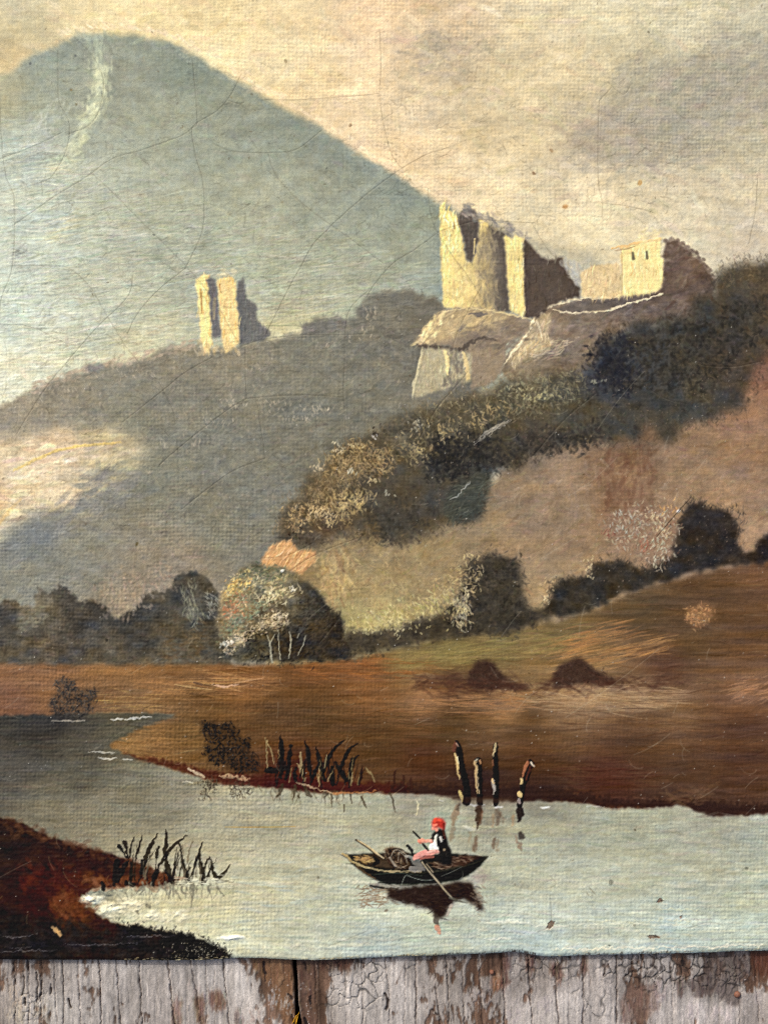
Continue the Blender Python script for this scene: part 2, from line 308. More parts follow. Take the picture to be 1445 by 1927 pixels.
# --- brown hillside
HO = [(540,1040),(600,1020),(700,1000),(900,930),(1000,840),(1200,760),(1445,600),(1660,560),(1660,1300),(500,1300),(500,1080)]
hf = P.field(FULL, [(1300,900,(126,96,73)),(1400,950,(130,98,75)),(1200,920,(118,86,65)),(1150,880,(108,78,59)),(1000,900,(116,91,70)),(1000,980,(127,99,76)),(1100,1000,(120,90,66)),(1150,950,(110,77,56)),(950,1050,(124,97,72)),(850,1050,(124,101,72)),
 (750,1050,(126,102,70)),(700,1100,(140,116,79)),(620,1090,(130,106,68)),(580,1080,(118,91,58)),(800,1120,(134,109,75)),(720,1160,(150,132,82)),(800,1160,(140,122,76)),(660,1170,(150,134,84)),(1050,1080,(134,105,76)),(1400,780,(126,87,64)),(1430,700,(114,72,53)),(1420,830,(120,87,65)),
 (1300,830,(123,91,67)),(1200,850,(102,73,54)),(1430,1020,(137,104,79)),(680,1040,(112,92,64)),(1050,900,(126,100,80)),(1080,960,(124,98,76)),(1240,960,(124,94,72)),(900,1000,(122,98,72)),(600,1130,(130,112,72)),(640,1080,(146,120,78)),(1010,1130,(140,112,80))], 26, .03, 36, 16)
wm = P.poly(HO, 4, 5); P.paint(wm, hf[wm[0]] + A(5, 7, 2), 1, HILL)
P.scatter(wm, 4200, 14, 3.4, -.25, None, .035, .5, .05, .5)
P.scatter(P.poly([(620,1050),(760,1040),(820,1110),(960,1110),(900,1160),(660,1190),(600,1110)], 16), 420, 9, 2.4, 1.1, [(160,136,90),(150,124,80),(124,98,62),(168,146,94)], .03, .38, .08, .5)
P.scatter(P.poly([(1130,850),(1220,850),(1225,960),(1140,960)], 10), 120, 14, 5, 1.5, [(106,72,52),(100,66,46)], .02, .35)
P.scatter(P.poly([(1040,850),(1130,840),(1135,960),(1040,960)], 14), 90, 12, 4, 1.5, [(136,110,86),(128,102,80)], .02, .35)
P.scatter(P.poly([(640,1160),(760,1140),(830,1110),(940,1120),(880,1160),(700,1195)], 9), 420, 6, 2, 1.2, [(190,172,108),(176,158,92),(204,188,128),(150,140,70)], .03, .55, .15, .5)
P.scatter(P.poly([(600,1060),(650,1030),(660,1100),(620,1150)], 9), 130, 12, 2.6, 1.3, [(168,138,84),(150,116,66),(186,156,98),(120,90,58)], .03, .45, .1)
# --- rock under the castle
RK = [(942,690),(955,665),(985,634),(1000,605),(1014,588),(1050,572),(1092,561),(1138,561),(1180,552),(1241,548),(1252,450),(1275,455),(1300,476),(1326,500),(1342,522),(1345,560),(1310,600),(1250,605),(1180,620),(1140,640),(1120,690),(1050,720),(960,720)]
wm = P.poly(RK, 2.2, 3); kf = P.field(wm[0], [(1050,640,(112,95,79)),(1150,610,(103,86,71)),(1250,570,(95,78,65)),(1300,520,(94,75,62)),(1000,660,(124,107,84)),(1100,580,(108,93,77)),(980,690,(110,94,68)),(1060,690,(100,84,66))], 20, .03, 22, 12)
P.paint(wm, kf, 1, ROCK, .15); P.scatter(wm, 520, 14, 3, -.5, None, .03, .5, .08, .5)
r = P.poly([(950,684),(985,636),(1002,606),(1016,590),(1036,594),(1030,625),(1040,650),(1000,668),(960,690)], 4, 4); P.paint(r, (182,158,114), .75, None, .2); P.scatter(r, 110, 10, 2.4, 1.9, [(206,184,138),(184,154,106),(150,128,94)], .03, .5, .15)
P.scatter(P.poly([(1010,650),(1060,640),(1060,660),(1000,680)], 6), 60, 12, 2, -.4, [(170,152,118)], .03, .45, .1)
r = P.poly([(1040,583),(1092,566),(1138,565),(1180,560),(1241,550),(1180,572),(1138,582),(1076,587)], 2); P.paint(r, (92,82,72), .75)
for pts, ww in [([(947,686),(968,660),(989,632),(1003,604),(1014,588),(1030,578),(1050,573),(1070,566),(1092,563)], [2,5,5,5,5,4,4,3,2]), ([(1040,583),(1058,586),(1076,590),(1100,588),(1120,587),(1138,585),(1162,578),(1180,573),(1210,565),(1246,554)], [1,3,3,2,2,3,5,3,3,3]), ([(1092,562),(1140,562),(1168,557)], 2)]:
    P.line(pts, ww, (218,198,152), .9, .5, None, .9, rag=2.2)
P.line([(1010,605),(1016,622),(1020,640)], [2,3,1], (206,184,140), .8, .3)
# --- castle keep
face([(985,449),(1000,462),(1012,476),(1030,489),(1056,483),(1060,502),(1076,521),(1089,542),(1095,560),(1061,566),(1036,577),(1010,600),(985,600),(980,520)], (82,69,58), l=CASTLE, n=110, h=.2, rough=3, j=.03)
P.scatter(P.poly([(1056,480),(1085,500),(1098,545),(1085,530),(1066,505)], 6), 50, 10, 4, 1.2, [(150,147,138),(160,154,142)], .02, .4)
face([(905,425),(925,429),(957,440),(958,520),(962,588),(905,584)], (84,75,64), l=CASTLE, n=90, h=.15, j=.03)
face([(948,446),(957,442),(960,452),(970,440),(984,452),(984,520),(987,594),(970,590),(958,583),(954,520)], (208,184,116), l=CASTLE, n=90, cols=[(224,200,128),(206,178,106),(232,208,140),(176,158,110)])
r = face([(826,384),(836,381),(842,398),(855,402),(862,408),(866,430),(872,460),(876,492),(889,494),(894,470),(901,446),(900,413),(910,412),(917,420),(921,470),(926,520),(926,584),(834,579),(830,480)], (212,187,116), l=CASTLE, n=240, cols=[(222,196,124),(206,180,108),(216,190,122),(196,172,110)])
P.scatter(P.poly([(905,430),(926,430),(930,583),(895,583)], 7), 110, 14, 3, 1.57, [(150,132,96),(124,110,84),(168,148,104)], .02, .5)
P.paint(P.poly([(897,425),(936,440),(936,584),(902,584)], 9), (112,97,76), .62); P.paint(P.poly([(860,470),(940,470),(940,584),(880,584)], 16), (140,122,90), .25)
P.scatter(P.poly([(866,500),(920,500),(920,583),(850,583)], 10), 60, 14, 3, 1.57, [(186,162,108),(176,152,100)], .02, .4)
P.scatter(P.poly([(826,384),(840,382),(858,404),(866,440),(870,480),(834,480)], 2), 46, 9, 2.4, 1.57, [(236,212,140),(240,214,146),(226,190,104)], .02, .8, .4, .2)
face([(861,410),(868,398),(880,391),(892,394),(899,405),(901,440),(896,470),(889,493),(876,490),(871,449),(865,428)], (84,74,64), l=CASTLE, n=40, h=.05, j=.03)
P.scatter(P.poly([(862,404),(880,388),(905,402),(960,430),(1000,450),(960,438),(910,412)], 6), 70, 9, 3.5, .5, [(112,106,98),(128,120,108),(146,134,116)], .02, .45)
P.line([(853,418),(855,430)], [2,4,], (150,120,70), .7); P.line([(893,450),(891,478)], [3,2], (206,178,112), .7, .3)
# --- house
face([(1092,512),(1108,503),(1128,499),(1166,495),(1170,558),(1138,563),(1094,557)], (196,170,124), l=HOUSE, n=90, cols=[(206,180,132),(184,158,114),(200,172,124)], h=.25)
face([(1167,468),(1200,456),(1241,449),(1246,500),(1247,535),(1238,547),(1226,553),(1170,558)], (216,190,126), l=HOUSE, n=130, cols=[(222,196,132),(208,182,118),(228,204,142)], h=.35)
P.line([(1150,469),(1175,463),(1205,457),(1244,450)], [2,6,5,4], (204,166,108), .85, .35, HOUSE, 1, rag=2); P.line([(1156,472),(1180,468),(1195,463)], [1,2,1], (140,110,74), .7)
P.line([(1169,475),(1170,515),(1169,556)], 2.2, (170,142,98), .6)
P.line([(1190,476),(1191,487)], [4,6], (88,84,66), .9, -.1, None, 1); P.line([(1216,474),(1217,486)], [4,5], (92,86,66), .9, -.1, None, 1)
P.line([(1187,492),(1190,510),(1186,518)], [2,4,3], (206,170,104), .7, .2)
P.scatter(P.poly([(1210,430),(1244,440),(1240,452),(1200,456)], 6), 40, 8, 3, 0, [(222,198,140)], .02, .4)
for (x, y) in dense([(1250,452),(1275,456),(1300,474),(1322,496),(1338,516)], 2.2): P.dab(x + rng.normal(0, 3), y + rng.normal(0, 3), 5, 3, .6, A(104,86,72) + rng.normal(0, .03), .6, .1)
# --- bastion below the keep
r = face([(829,586),(860,580),(906,581),(958,591),(999,601),(992,628),(952,646),(947,690),(930,720),(886,735),(884,668),(844,650),(798,652),(777,648),(790,630),(803,614)], (132,113,88), l=BASTION, n=160, h=.2, j=.03)
r = P.poly([(829,587),(860,582),(905,583),(960,594),(940,612),(880,622),(840,640),(800,650),(779,647),(803,616)], 5, 3); P.paint(r, (176,151,104), .85); P.scatter(r, 130, 11, 2.4, 2.3, [(206,180,122),(186,158,106),(150,128,92),(204,178,124)], .02, .3, .1, .4)
P.scatter(P.poly([(800,618),(830,588),(850,590),(800,648),(780,646)], 4), 40, 9, 2.5, 2.2, [(224,198,136)], .02, .6, .25)
P.scatter(P.poly([(860,628),(950,610),(990,606),(985,632),(945,660),(900,650)], 8), 120, 12, 3, -.4, [(114,98,80),(104,90,74)], .02, .45)
P.line([(884,590),(900,592),(915,589)], [2,8,3], (88,80,72), .8, 0, None, 1.6, rag=2)
P.line([(786,651),(815,652),(850,660),(872,656),(884,646),(905,637),(935,640)], [3,8,10,9,7,6,3], (80,69,58), .8, -.05, None, 2, rag=3)
r = face([(799,658),(840,656),(860,664),(888,664),(886,700),(883,720),(860,726),(819,736),(777,750),(785,707),(792,680)], (160,147,112), l=BASTION, n=130, cols=[(168,156,122),(150,138,106),(176,164,128),(138,128,100)], h=.2)
P.scatter(P.poly([(845,662),(880,668),(872,724),(830,736),(842,700)], 5), 60, 10, 3, 1.6, [(100,90,76),(112,102,84)], .02, .5)
P.line([(838,662),(842,682),(841,702)], [6,8,5], (222,196,128), .85, .35, None, 1.2, rag=2); P.line([(872,664),(878,688),(880,714)], [5,7,5], (206,178,118), .8, .3, None, 1.4, rag=2)
for (x, y) in dense([(796,660),(788,690),(781,720),(778,746)], 2): P.dab(x + rng.normal(0, 2), y, 8, 2.4, 1.8, A(196,182,138) + rng.normal(0, .03), .5, .15)
P.line([(834,586),(870,582),(920,584),(960,592),(998,601)], [2,3,4,3,2], (206,182,126), .7, .3, None, 1, rag=2)
# --- thicket over the castle hill
SC = [(1660,420),(1560,450),(1445,482),(1400,490),(1380,500),(1350,511),(1337,530),(1332,545),(1312,570),(1290,592),(1250,600),(1180,613),(1142,626),(1122,645),(1112,690),(1060,702),(1000,706),(950,716),(900,736),(850,750),(800,762),(740,792),(700,815),(690,830),(650,832),(630,852),(600,885),(577,892),(566,920),(570,935),(537,950),(526,985),(530,1000),(512,1012),(512,1022),(560,1026),(600,1036),(640,1012),(700,1016),(740,1022),(790,1020),(850,985),(900,968),(916,930),(922,895),(960,882),(1000,862),(1050,838),(1130,834),(1200,826),(1214,800),(1232,835),(1262,830),(1290,800),(1350,782),(1398,765),(1410,720),(1445,650),(1560,560),(1660,540)]
wm = P.poly(SC, 8, 8, 26)
sf = P.field(FULL, [(1400,520,(70,60,46)),(1300,620,(52,49,44)),(1400,600,(56,50,43)),(1200,660,(55,51,46)),(1150,700,(49,47,47)),(1130,690,(43,43,49)),(1300,750,(57,53,46)),(1200,780,(59,54,46)),(1050,750,(78,72,56)),(950,760,(84,77,58)),(850,790,(84,75,56)),
 (750,830,(90,79,57)),(650,880,(98,82,54)),(600,930,(90,76,53)),(560,980,(76,65,48)),(700,920,(76,66,50)),(760,970,(68,60,49)),(830,880,(56,52,45)),(870,860,(48,46,43)),(885,930,(60,60,52)),(800,940,(64,56,45)),(900,850,(50,48,44)),(620,1000,(84,67,48)),
 (700,1000,(92,78,55)),(1000,720,(96,86,64)),(1380,680,(58,49,42)),(1440,560,(64,54,44)),(780,890,(62,56,46)),(1000,830,(64,55,46)),(740,990,(60,56,46)),(950,830,(58,54,46)),(1100,800,(66,60,48))], 20, .05, 16, 12)
P.paint(wm, sf[wm[0]] * (1 - .10 * np.clip((sf[wm[0]].mean(-1, keepdims=True) - .22) / .08, 0, 1)) + A(13, 13, 11) * np.clip((.27 - sf[wm[0]].mean(-1, keepdims=True)) / .08, 0, 1), 1, SCRUB, .1)
P.scatter(wm, 3600, 7, 2.8, 1.0, None, .03, .5, .1, .5)
for pts, n, cols, a in [([(700,815),(800,765),(950,720),(1100,700),(1060,770),(950,800),(850,830),(700,880)], 900, [(112,98,66),(100,88,60),(126,112,76),(86,76,52)], .42),
    ([(620,855),(690,832),(745,850),(740,890),(660,900),(610,900)], 420, [(150,116,64),(134,102,56),(168,136,84),(110,86,52)], .5),
    ([(570,925),(640,880),(700,890),(640,930),(560,960)], 300, [(120,98,64),(106,86,56),(140,116,74)], .45),
    ([(530,985),(560,945),(640,930),(620,970),(560,1000)], 260, [(128,98,58),(110,84,52),(150,120,74)], .45),
    ([(640,940),(690,925),(710,940),(650,980),(620,985)], 170, [(170,142,84),(186,158,98),(150,122,70)], .5),
    ([(770,845),(800,830),(805,870),(770,870)], 70, [(150,130,80),(130,112,70)], .45),
    ([(950,720),(1090,700),(1100,740),(1000,780),(930,770)], 320, [(122,114,80),(106,98,70),(138,130,90)], .42),
    ([(1330,520),(1400,492),(1500,480),(1500,520),(1400,530),(1340,545)], 160, [(108,90,62),(88,74,54)], .45),
    ([(600,1000),(700,990),(760,1020),(700,1040),(610,1040)], 180, [(110,90,60),(128,104,68)], .4)]:
    P.scatter(P.poly(pts, 9, 6), n, 5.5, 2.2, 1.1, cols, .03, a * .8, .18, .7)
for pts, n, cols in [([(820,830),(930,820),(920,870),(840,900),(800,890)], 420, [(44,43,42),(50,47,43),(38,38,40)]), ([(1112,640),(1180,640),(1190,740),(1118,720)], 320, [(44,44,50),(40,40,46),(50,48,48)]),
    ([(700,960),(780,940),(800,990),(740,1010),(700,1000)], 260, [(58,54,46),(66,60,50)]), ([(1200,640),(1440,560),(1420,650),(1300,740),(1180,720)], 700, [(54,50,44),(62,57,48),(47,45,42)]),
    ([(900,850),(1130,800),(1120,832),(1000,856),(930,880)], 300, [(50,48,46),(60,54,48)])]:
    P.scatter(P.poly(pts, 12, 7), n, 7, 3, 1.0, cols, .015, .5, .08, .9)
r = P.poly([(840,930),(880,905),(915,880),(922,900),(916,935),(905,965),(880,982),(850,985),(832,968)], 3, 3); P.paint(r, (62,64,56), .75); P.scatter(r, 90, 12, 2, -.5, [(72,76,66),(56,58,52),(84,86,72)], .02, .45, .12)
P.line([(845,941),(862,932),(868,924),(878,915),(884,906)], [1,2,2,2,1], (150,150,142), .8, .3, rag=2)
# brushy ragged rim of the thicket
for pts, c in [([(1660,430),(1560,455),(1445,484),(1395,492),(1350,512),(1332,545),(1290,592),(1180,614),(1124,642),(1114,690)], (64,56,47)), ([(1112,692),(1000,708),(900,738),(800,764),(700,818),(650,834),(600,888),(568,920),(538,950),(526,990),(512,1016)], (100,84,58)), ([(560,1028),(640,1014),(740,1022),(790,1020),(850,988),(905,968),(922,900),(1000,864),(1130,836),(1210,826),(1290,802),(1398,768),(1445,655)], (66,56,46))]:
    for (x, y) in dense(pts, 2.0): P.dab(x + rng.normal(0, 6), y + rng.normal(0, 6), 5, 2.2, rng.choice([.7, 1.2, 2.2]), A(*c) + rng.normal(0, .025), .28, .1)
for (x, y, n, sx, sy, c, sz) in [(640,845,16,12,10,(206,186,140),4),(665,838,10,14,5,(200,176,120),4),(600,880,14,10,8,(196,172,130),4),(585,955,10,20,10,(190,158,104),4),(605,965,26,20,12,(206,176,122),4.5),(560,970,24,18,18,(176,140,84),4),(655,945,30,26,14,(196,166,100),4.5),(622,985,10,6,6,(200,170,110),4),(665,888,8,16,4,(196,190,160),5),(700,905,10,12,6,(190,164,108),4),(790,848,14,14,12,(176,154,98),4),(705,815,10,12,8,(50,44,40),4),(705,822,4,6,3,(214,206,194),3),(730,930,6,10,4,(170,166,136),3),(785,800,20,12,8,(150,140,112),4),(560,1010,10,30,6,(60,50,40),4),(980,735,26,40,10,(150,140,96),4),(1010,750,30,30,6,(158,146,96),4),(1120,720,10,14,6,(120,118,96),3),(860,760,16,60,14,(130,116,80),4)]:
    for _ in range(n): P.dab(x + rng.normal(0, sx * .6), y + rng.normal(0, sy * .6), sz, 1.8, rng.choice([.8, 1.4, 2.1]), A(*c) + rng.normal(0, .035), .75, .35)
for k in range(7): P.line([(890 + k * 6, 838 - k * 4 + rng.normal(0, 2)), (915 + k * 5, 812 - k * 2), (945 + k * 3, 795 - k)], [1, 2, 1], (150,140,122), .5, .2, rag=2)
r = P.poly([(1206,800),(1222,792),(1240,815),(1220,835),(1208,830)], 8); P.paint(r, (112,82,58), .5)
for pts, n in [([(600,860),(690,832),(740,850),(700,890),(620,900)], 90), ([(540,970),(600,930),(690,925),(650,975),(560,1000)], 110), ([(740,830),(850,790),(960,750),(1000,760),(880,810),(770,850)], 110)]:
    P.scatter(P.poly(pts, 8, 6), n, 5.5, 2.2, 1.2, [(178,144,84),(160,130,78),(196,164,104),(140,116,70)], .02, .5, .3, .8)
# --- orange rock
r = face([(495,1050),(508,1027),(545,1017),(565,1036),(597,1037),(590,1055),(570,1080),(548,1080),(520,1068),(491,1063)], (188,138,84), l=OROCK, n=150, cols=[(204,154,96),(190,136,80),(170,116,66),(214,172,112)], ang=2.2, h=.25, rough=3)
# --- dark row of trees at the left
TR = [(-210,1120),(-60,1135),(0,1132),(12,1127),(32,1129),(40,1138),(65,1140),(68,1117),(80,1110),(92,1112),(99,1120),(107,1104),(118,1101),(130,1112),(142,1125),(150,1133),(165,1130),(178,1129),(185,1138),(205,1143),(212,1158),(225,1163),(235,1152),(257,1148),(262,1135),(275,1120),(290,1112),(308,1111),(324,1107),(328,1088),(345,1077),(360,1074),(385,1080),(395,1095),(412,1110),(414,1130),(409,1160),(413,1200),(440,1250),(440,1262),(-210,1262)]
wm = P.poly(TR, 2.2, 4, 9)
tf = P.field(wm[0], [(60,1180,(66,60,50)),(20,1160,(60,56,49)),(100,1220,(70,63,53)),(250,1180,(53,50,44)),(350,1120,(57,54,48)),(380,1180,(56,53,45)),(330,1240,(76,67,50)),(200,1230,(72,65,52)),(150,1160,(58,54,48)),(60,1160,(92,86,68)),(350,1200,(70,62,46)),(360,1150,(74,72,60))], 18, .05, 18, 10)
P.paint(wm, tf + A(9, 8, 7), 1, TREES, .1); P.scatter(wm, 900, 8, 3, .4, None, .03, .5, .08, .9)
P.scatter(P.poly([(30,1170),(80,1145),(90,1165),(50,1190)], 7), 60, 7, 2.5, -.6, [(112,106,84),(98,92,74)], .03, .4, .1)
P.scatter(P.poly([(340,1110),(360,1105),(385,1170),(370,1180)], 6), 60, 12, 2.4, 1.45, [(122,120,92),(106,104,80)], .03, .4, .1)
P.scatter(P.poly([(390,1115),(410,1120),(408,1160),(396,1160)], 5), 34, 6, 1.6, 1, [(170,168,150),(150,146,126)], .03, .4, .2)
P.scatter(P.poly([(300,1195),(380,1185),(400,1240),(300,1250)], 12), 90, 12, 4, .2, [(92,72,44),(84,68,46)], .03, .35)
P.scatter(P.poly([(180,1110),(330,1050),(330,1090),(260,1140),(220,1160)], 14), 200, 6, 2.6, 1.2, [(150,128,104),(160,134,106),(140,122,102)], .03, .35, .12)
# --- meadow
MD = [(-210,1256),(0,1250),(200,1250),(430,1252),(600,1246),(680,1236),(740,1221),(820,1206),(900,1192),(980,1180),(1060,1166),(1110,1150),(1170,1121),(1250,1096),(1350,1071),(1445,1056),(1660,1040),(1660,1830),(-210,1830)]
gf = P.field(FULL, [(50,1270,(118,79,48)),(200,1270,(126,85,46)),(100,1300,(123,82,48)),(300,1280,(123,81,40)),(450,1280,(116,71,35)),(450,1300,(118,77,38)),(30,1320,(113,74,52)),(200,1320,(103,71,42)),(250,1330,(110,78,45)),(400,1330,(93,63,32)),(350,1380,(103,73,36)),
 (250,1390,(123,87,42)),(300,1420,(110,73,36)),(500,1350,(84,59,35)),(600,1350,(81,57,32)),(600,1262,(112,66,30)),(700,1260,(113,67,34)),(700,1300,(116,74,38)),(850,1285,(90,56,36)),(800,1312,(138,91,50)),(950,1320,(138,97,58)),(1100,1300,(148,114,76)),(1250,1310,(128,94,58)),
 (1400,1300,(123,84,55)),(1400,1360,(84,55,38)),(1200,1350,(90,61,40)),(1000,1360,(84,59,35)),(850,1360,(77,55,32)),(700,1400,(81,55,30)),(800,1430,(78,47,30)),(1000,1430,(79,51,32)),(1200,1400,(81,55,36)),(1150,1460,(78,45,34)),(1300,1460,(86,59,40)),(1400,1430,(81,53,38)),
 (1000,1485,(60,40,34)),(1300,1500,(68,47,38)),(900,1492,(56,37,32)),(600,1450,(83,49,28)),(550,1472,(72,34,25)),(750,1235,(118,101,50)),(850,1230,(112,98,47)),(950,1215,(103,87,48)),(1050,1190,(94,77,46)),(1200,1150,(84,65,42)),(1350,1120,(87,62,40)),(1430,1080,(104,70,45)),
 (1430,1150,(89,62,40)),(1300,1200,(89,65,40)),(1400,1240,(94,65,42)),(1100,1240,(110,80,42)),(1000,1252,(120,88,46)),(1250,1265,(86,54,38)),(700,1210,(100,78,44)),(680,1250,(128,74,34)),(1050,1330,(120,86,54)),(600,1310,(98,66,34)),(900,1340,(96,68,42)),(1200,1320,(130,96,62))], 34, .03, 70, 8)
wm = P.poly(MD, 3, 3); P.paint(wm, gf[wm[0]], 1, MEADOW, .05)
P.scatter(wm, 4200, 26, 2.4, -.04, None, .03, .5, .06, .12)
for pts, n, ang, cols, a, L in [([(560,1248),(700,1240),(840,1262),(700,1278),(560,1266)], 130, .05, [(150,84,30),(140,78,30),(120,66,28)], .45, 22), ([(780,1226),(1000,1200),(1100,1180),(1080,1220),(900,1250),(760,1250)], 260, -.12, [(124,108,50),(104,92,42),(136,112,54)], .4, 26),
    ([(1030,1215),(1100,1190),(1200,1180),(1160,1200),(1060,1225)], 100, -.22, [(176,112,52),(150,94,46)], .42, 26), ([(1040,1245),(1150,1225),(1260,1200),(1240,1225),(1100,1250)], 130, -.22, [(178,122,58),(156,100,48),(120,80,44)], .42, 28),
    ([(960,1320),(1080,1295),(1180,1290),(1300,1310),(1250,1330),(1060,1330)], 230, .05, [(170,138,94),(152,118,78),(160,126,86)], .4, 28), ([(780,1312),(980,1308),(980,1335),(780,1335)], 160, .03, [(160,104,54),(140,92,50)], .4, 28),
    ([(1380,1288),(1470,1285),(1470,1310),(1380,1310)], 50, -.3, [(172,116,72)], .4, 16), ([(260,1280),(520,1276),(520,1300),(260,1300)], 160, .04, [(150,98,46),(136,88,42)], .38, 26), ([(190,1318),(300,1315),(300,1340),(190,1342)], 60, .02, [(160,124,60),(144,108,54)], .4, 18),
    ([(560,1330),(880,1330),(880,1400),(560,1400)], 160, .02, [(76,56,30),(84,62,34),(68,48,28)], .35, 28), ([(1050,1350),(1445,1340),(1445,1430),(1050,1420)], 240, .03, [(86,58,40),(76,52,36),(92,64,44)], .35, 28),
    ([(1060,1440),(1230,1440),(1230,1490),(1060,1490)], 110, .05, [(78,42,34),(70,40,32)], .4, 24), ([(205,1395),(330,1380),(330,1430),(240,1415)], 110, .1, [(140,98,48),(126,86,42)], .38, 20), ([(330,1275),(470,1275),(470,1290),(330,1292)], 40, .02, [(176,128,64)], .4, 22)]:
    P.scatter(P.poly(pts, 11, 4), n, L, 2.4, ang, cols, .02, a * .68, .08, .07)
for k in range(16):
    x = rng.uniform(1030,1230); y = 1245 - (x - 1030) * .19 + rng.normal(0, 5); P.line([(x, y), (x + rng.uniform(30,80), y - rng.uniform(5,13))], [.6, 1.4], (180,126,68), .3, .1)
P.line([(330,1288),(360,1293),(400,1298)], [1,2.5,1], (196,156,92), .7, .2); P.line([(398,1287),(420,1291),(450,1289)], [1,4,1], (206,160,124), .8, .25, rag=2); P.line([(440,1286),(470,1280),(496,1276)], [1,2,1], (190,140,90), .7, .2)
P.line([(366,1284),(380,1288)], [4,4], (92,64,46), .8)
# dark red riverside rim and mounds
P.line([(232,1416),(262,1428),(330,1441),(400,1462),(480,1470),(560,1474),(640,1480),(760,1484)], [4,10,14,20,22,24,22,20], (74,33,26), .7, .1, None, 4, rag=4)
P.line([(740,1484),(880,1492),(980,1494),(1060,1496),(1160,1512),(1240,1514),(1330,1522),(1420,1524),(1500,1520)], [16,26,26,22,18,20,24,22,20], (52,36,32), .75, .05, None, 6, rag=6)
P.scatter(P.poly([(1250,1490),(1340,1480),(1330,1510),(1260,1512)], 7), 50, 18, 3, 0, [(96,66,44)], .03, .4)
for pts, l in [([(880,1288),(884,1262),(894,1246),(915,1241),(932,1252),(944,1270),(966,1284),(1000,1292),(980,1297),(930,1298),(886,1296)], MOUNDA), ([(1038,1286),(1042,1262),(1060,1246),(1085,1235),(1104,1246),(1116,1260),(1142,1272),(1176,1281),(1150,1288),(1080,1290),(1044,1294)], MOUNDB)]:
    r = P.poly(pts, 4, 3); P.paint(r, (64,46,38), .9, l, .1); P.scatter(r, 120, 6, 2.2, .9, [(74,53,42),(58,42,36),(84,60,46),(66,46,36)], .02, .4, .12, .8)
P.scatter(P.poly([(780,1275),(870,1268),(1040,1288),(1260,1276),(1300,1285),(1180,1296),(880,1304),(780,1300)], 6), 240, 20, 3, .02, [(76,48,36),(70,46,37),(88,56,40)], .015, .26)
r = P.poly([(1290,1145),(1318,1136),(1345,1140),(1335,1165),(1312,1180),(1294,1172)], 5, 3); P.paint(r, (140,94,54), .6, OSH); P.scatter(r, 110, 4, 1.6, .8, [(176,124,72),(156,104,60),(120,80,46)], .03, .5, .2, .9)
# --- hedge and bushes at the foot of the hill
wm = P.poly([(636,1226),(648,1186),(700,1190),(760,1178),(800,1164),(850,1154),(905,1150),(985,1150),(1035,1140),(1035,1168),(900,1196),(820,1208),(740,1222),(660,1238)], 5, 5); P.paint(wm, (64,56,44), .95, HEDGE, .1)
P.scatter(wm, 240, 7, 2.6, .9, [(72,62,46),(56,50,42),(84,70,48)], .02, .5, .1, .8)
wm = P.poly([(1660,985),(1500,990),(1445,1003),(1428,1012),(1424,1036),(1402,1038),(1386,1030),(1388,1004),(1386,980),(1368,962),(1332,950),(1312,943),(1292,957),(1276,985),(1262,1045),(1240,1062),(1216,1068),(1180,1060),(1150,1055),(1122,1060),(1110,1076),(1082,1090),(1052,1090),(1036,1106),(1030,1148),(1050,1162),(1110,1150),(1170,1118),(1250,1092),(1350,1068),(1445,1054),(1660,1038)], 3.2, 5, 12)
P.paint(wm, P.field(wm[0], [(1340,1000,(52,47,44)),(1200,1090,(52,48,43)),(1080,1120,(54,50,44)),(1440,1030,(50,44,42)),(1290,1050,(50,46,43))], 20, .05, 14, 10), .97, BUSHR, .1); P.scatter(wm, 700, 7, 2.8, .8, None, .02, .5, .1, .9)
wm = P.poly([(880,1064),(900,1050),(935,1046),(968,1056),(982,1072),(986,1092),(996,1108),(986,1140),(1006,1160),(1000,1176),(930,1190),(850,1196),(840,1160),(858,1126),(868,1092)], 7, 11, 18); P.paint(wm, (58,53,45), .95, BUSHM, .1); P.scatter(P.poly([(880,1040),(960,1036),(1000,1075),(1012,1130),(1020,1170),(850,1200),(835,1150),(860,1080)], 14, 8), 260, 5, 2, .9, [(62,56,46),(74,66,50),(54,48,42)], .02, .45, .1, .9)
P.scatter(wm, 300, 7, 2.6, .9, [(66,60,49),(50,46,41),(76,67,52)], .02, .5, .12, .9)
r = P.poly([(825,1110),(850,1070),(880,1042),(905,1060),(895,1110),(880,1160),(860,1185),(845,1160)], 10, 6); P.scatter(r, 300, 5, 1.9, 1.0, [(150,124,78),(134,112,72),(170,146,94),(118,98,64),(196,172,114)], .03, .55, .25, .8)
P.scatter(P.poly([(855,1130),(885,1115),(880,1175),(860,1185)], 6), 90, 6, 2, 1.4, [(190,174,124),(150,138,102)], .03, .55, .25)
for (x, y, n, sx, sy, c) in [(885,1048,12,10,4,(200,172,112)),(820,1095,8,8,8,(188,150,92)),(880,1120,10,6,8,(212,192,140)),(1028,1128,10,5,10,(216,196,146)),(1108,1070,18,8,14,(190,168,118)),(1030,1100,10,12,14,(170,142,96)),(700,1190,26,50,8,(190,176,118)),(760,1180,26,40,8,(176,158,92)),(860,1150,16,30,8,(170,150,92))]:
    for _ in range(n): P.dab(x + rng.normal(0, sx * .7), y + rng.normal(0, sy * .7), 4, 1.7, rng.choice([.8, 1.5, 2.2]), A(*c) + rng.normal(0, .03), .7, .35)
r = P.poly([(1132,1000),(1160,968),(1210,955),(1262,958),(1275,990),(1262,1040),(1240,1062),(1215,1064),(1190,1040),(1150,1030)], 9, 6, 12); P.paint(r, (126,98,76), .5, BUSHL, 0, .45); P.scatter(r, 420, 5, 2, 1.3, [(166,146,116),(140,116,92),(180,166,136),(124,84,62),(150,146,126),(110,76,56)], .03, .55, .25, .8)
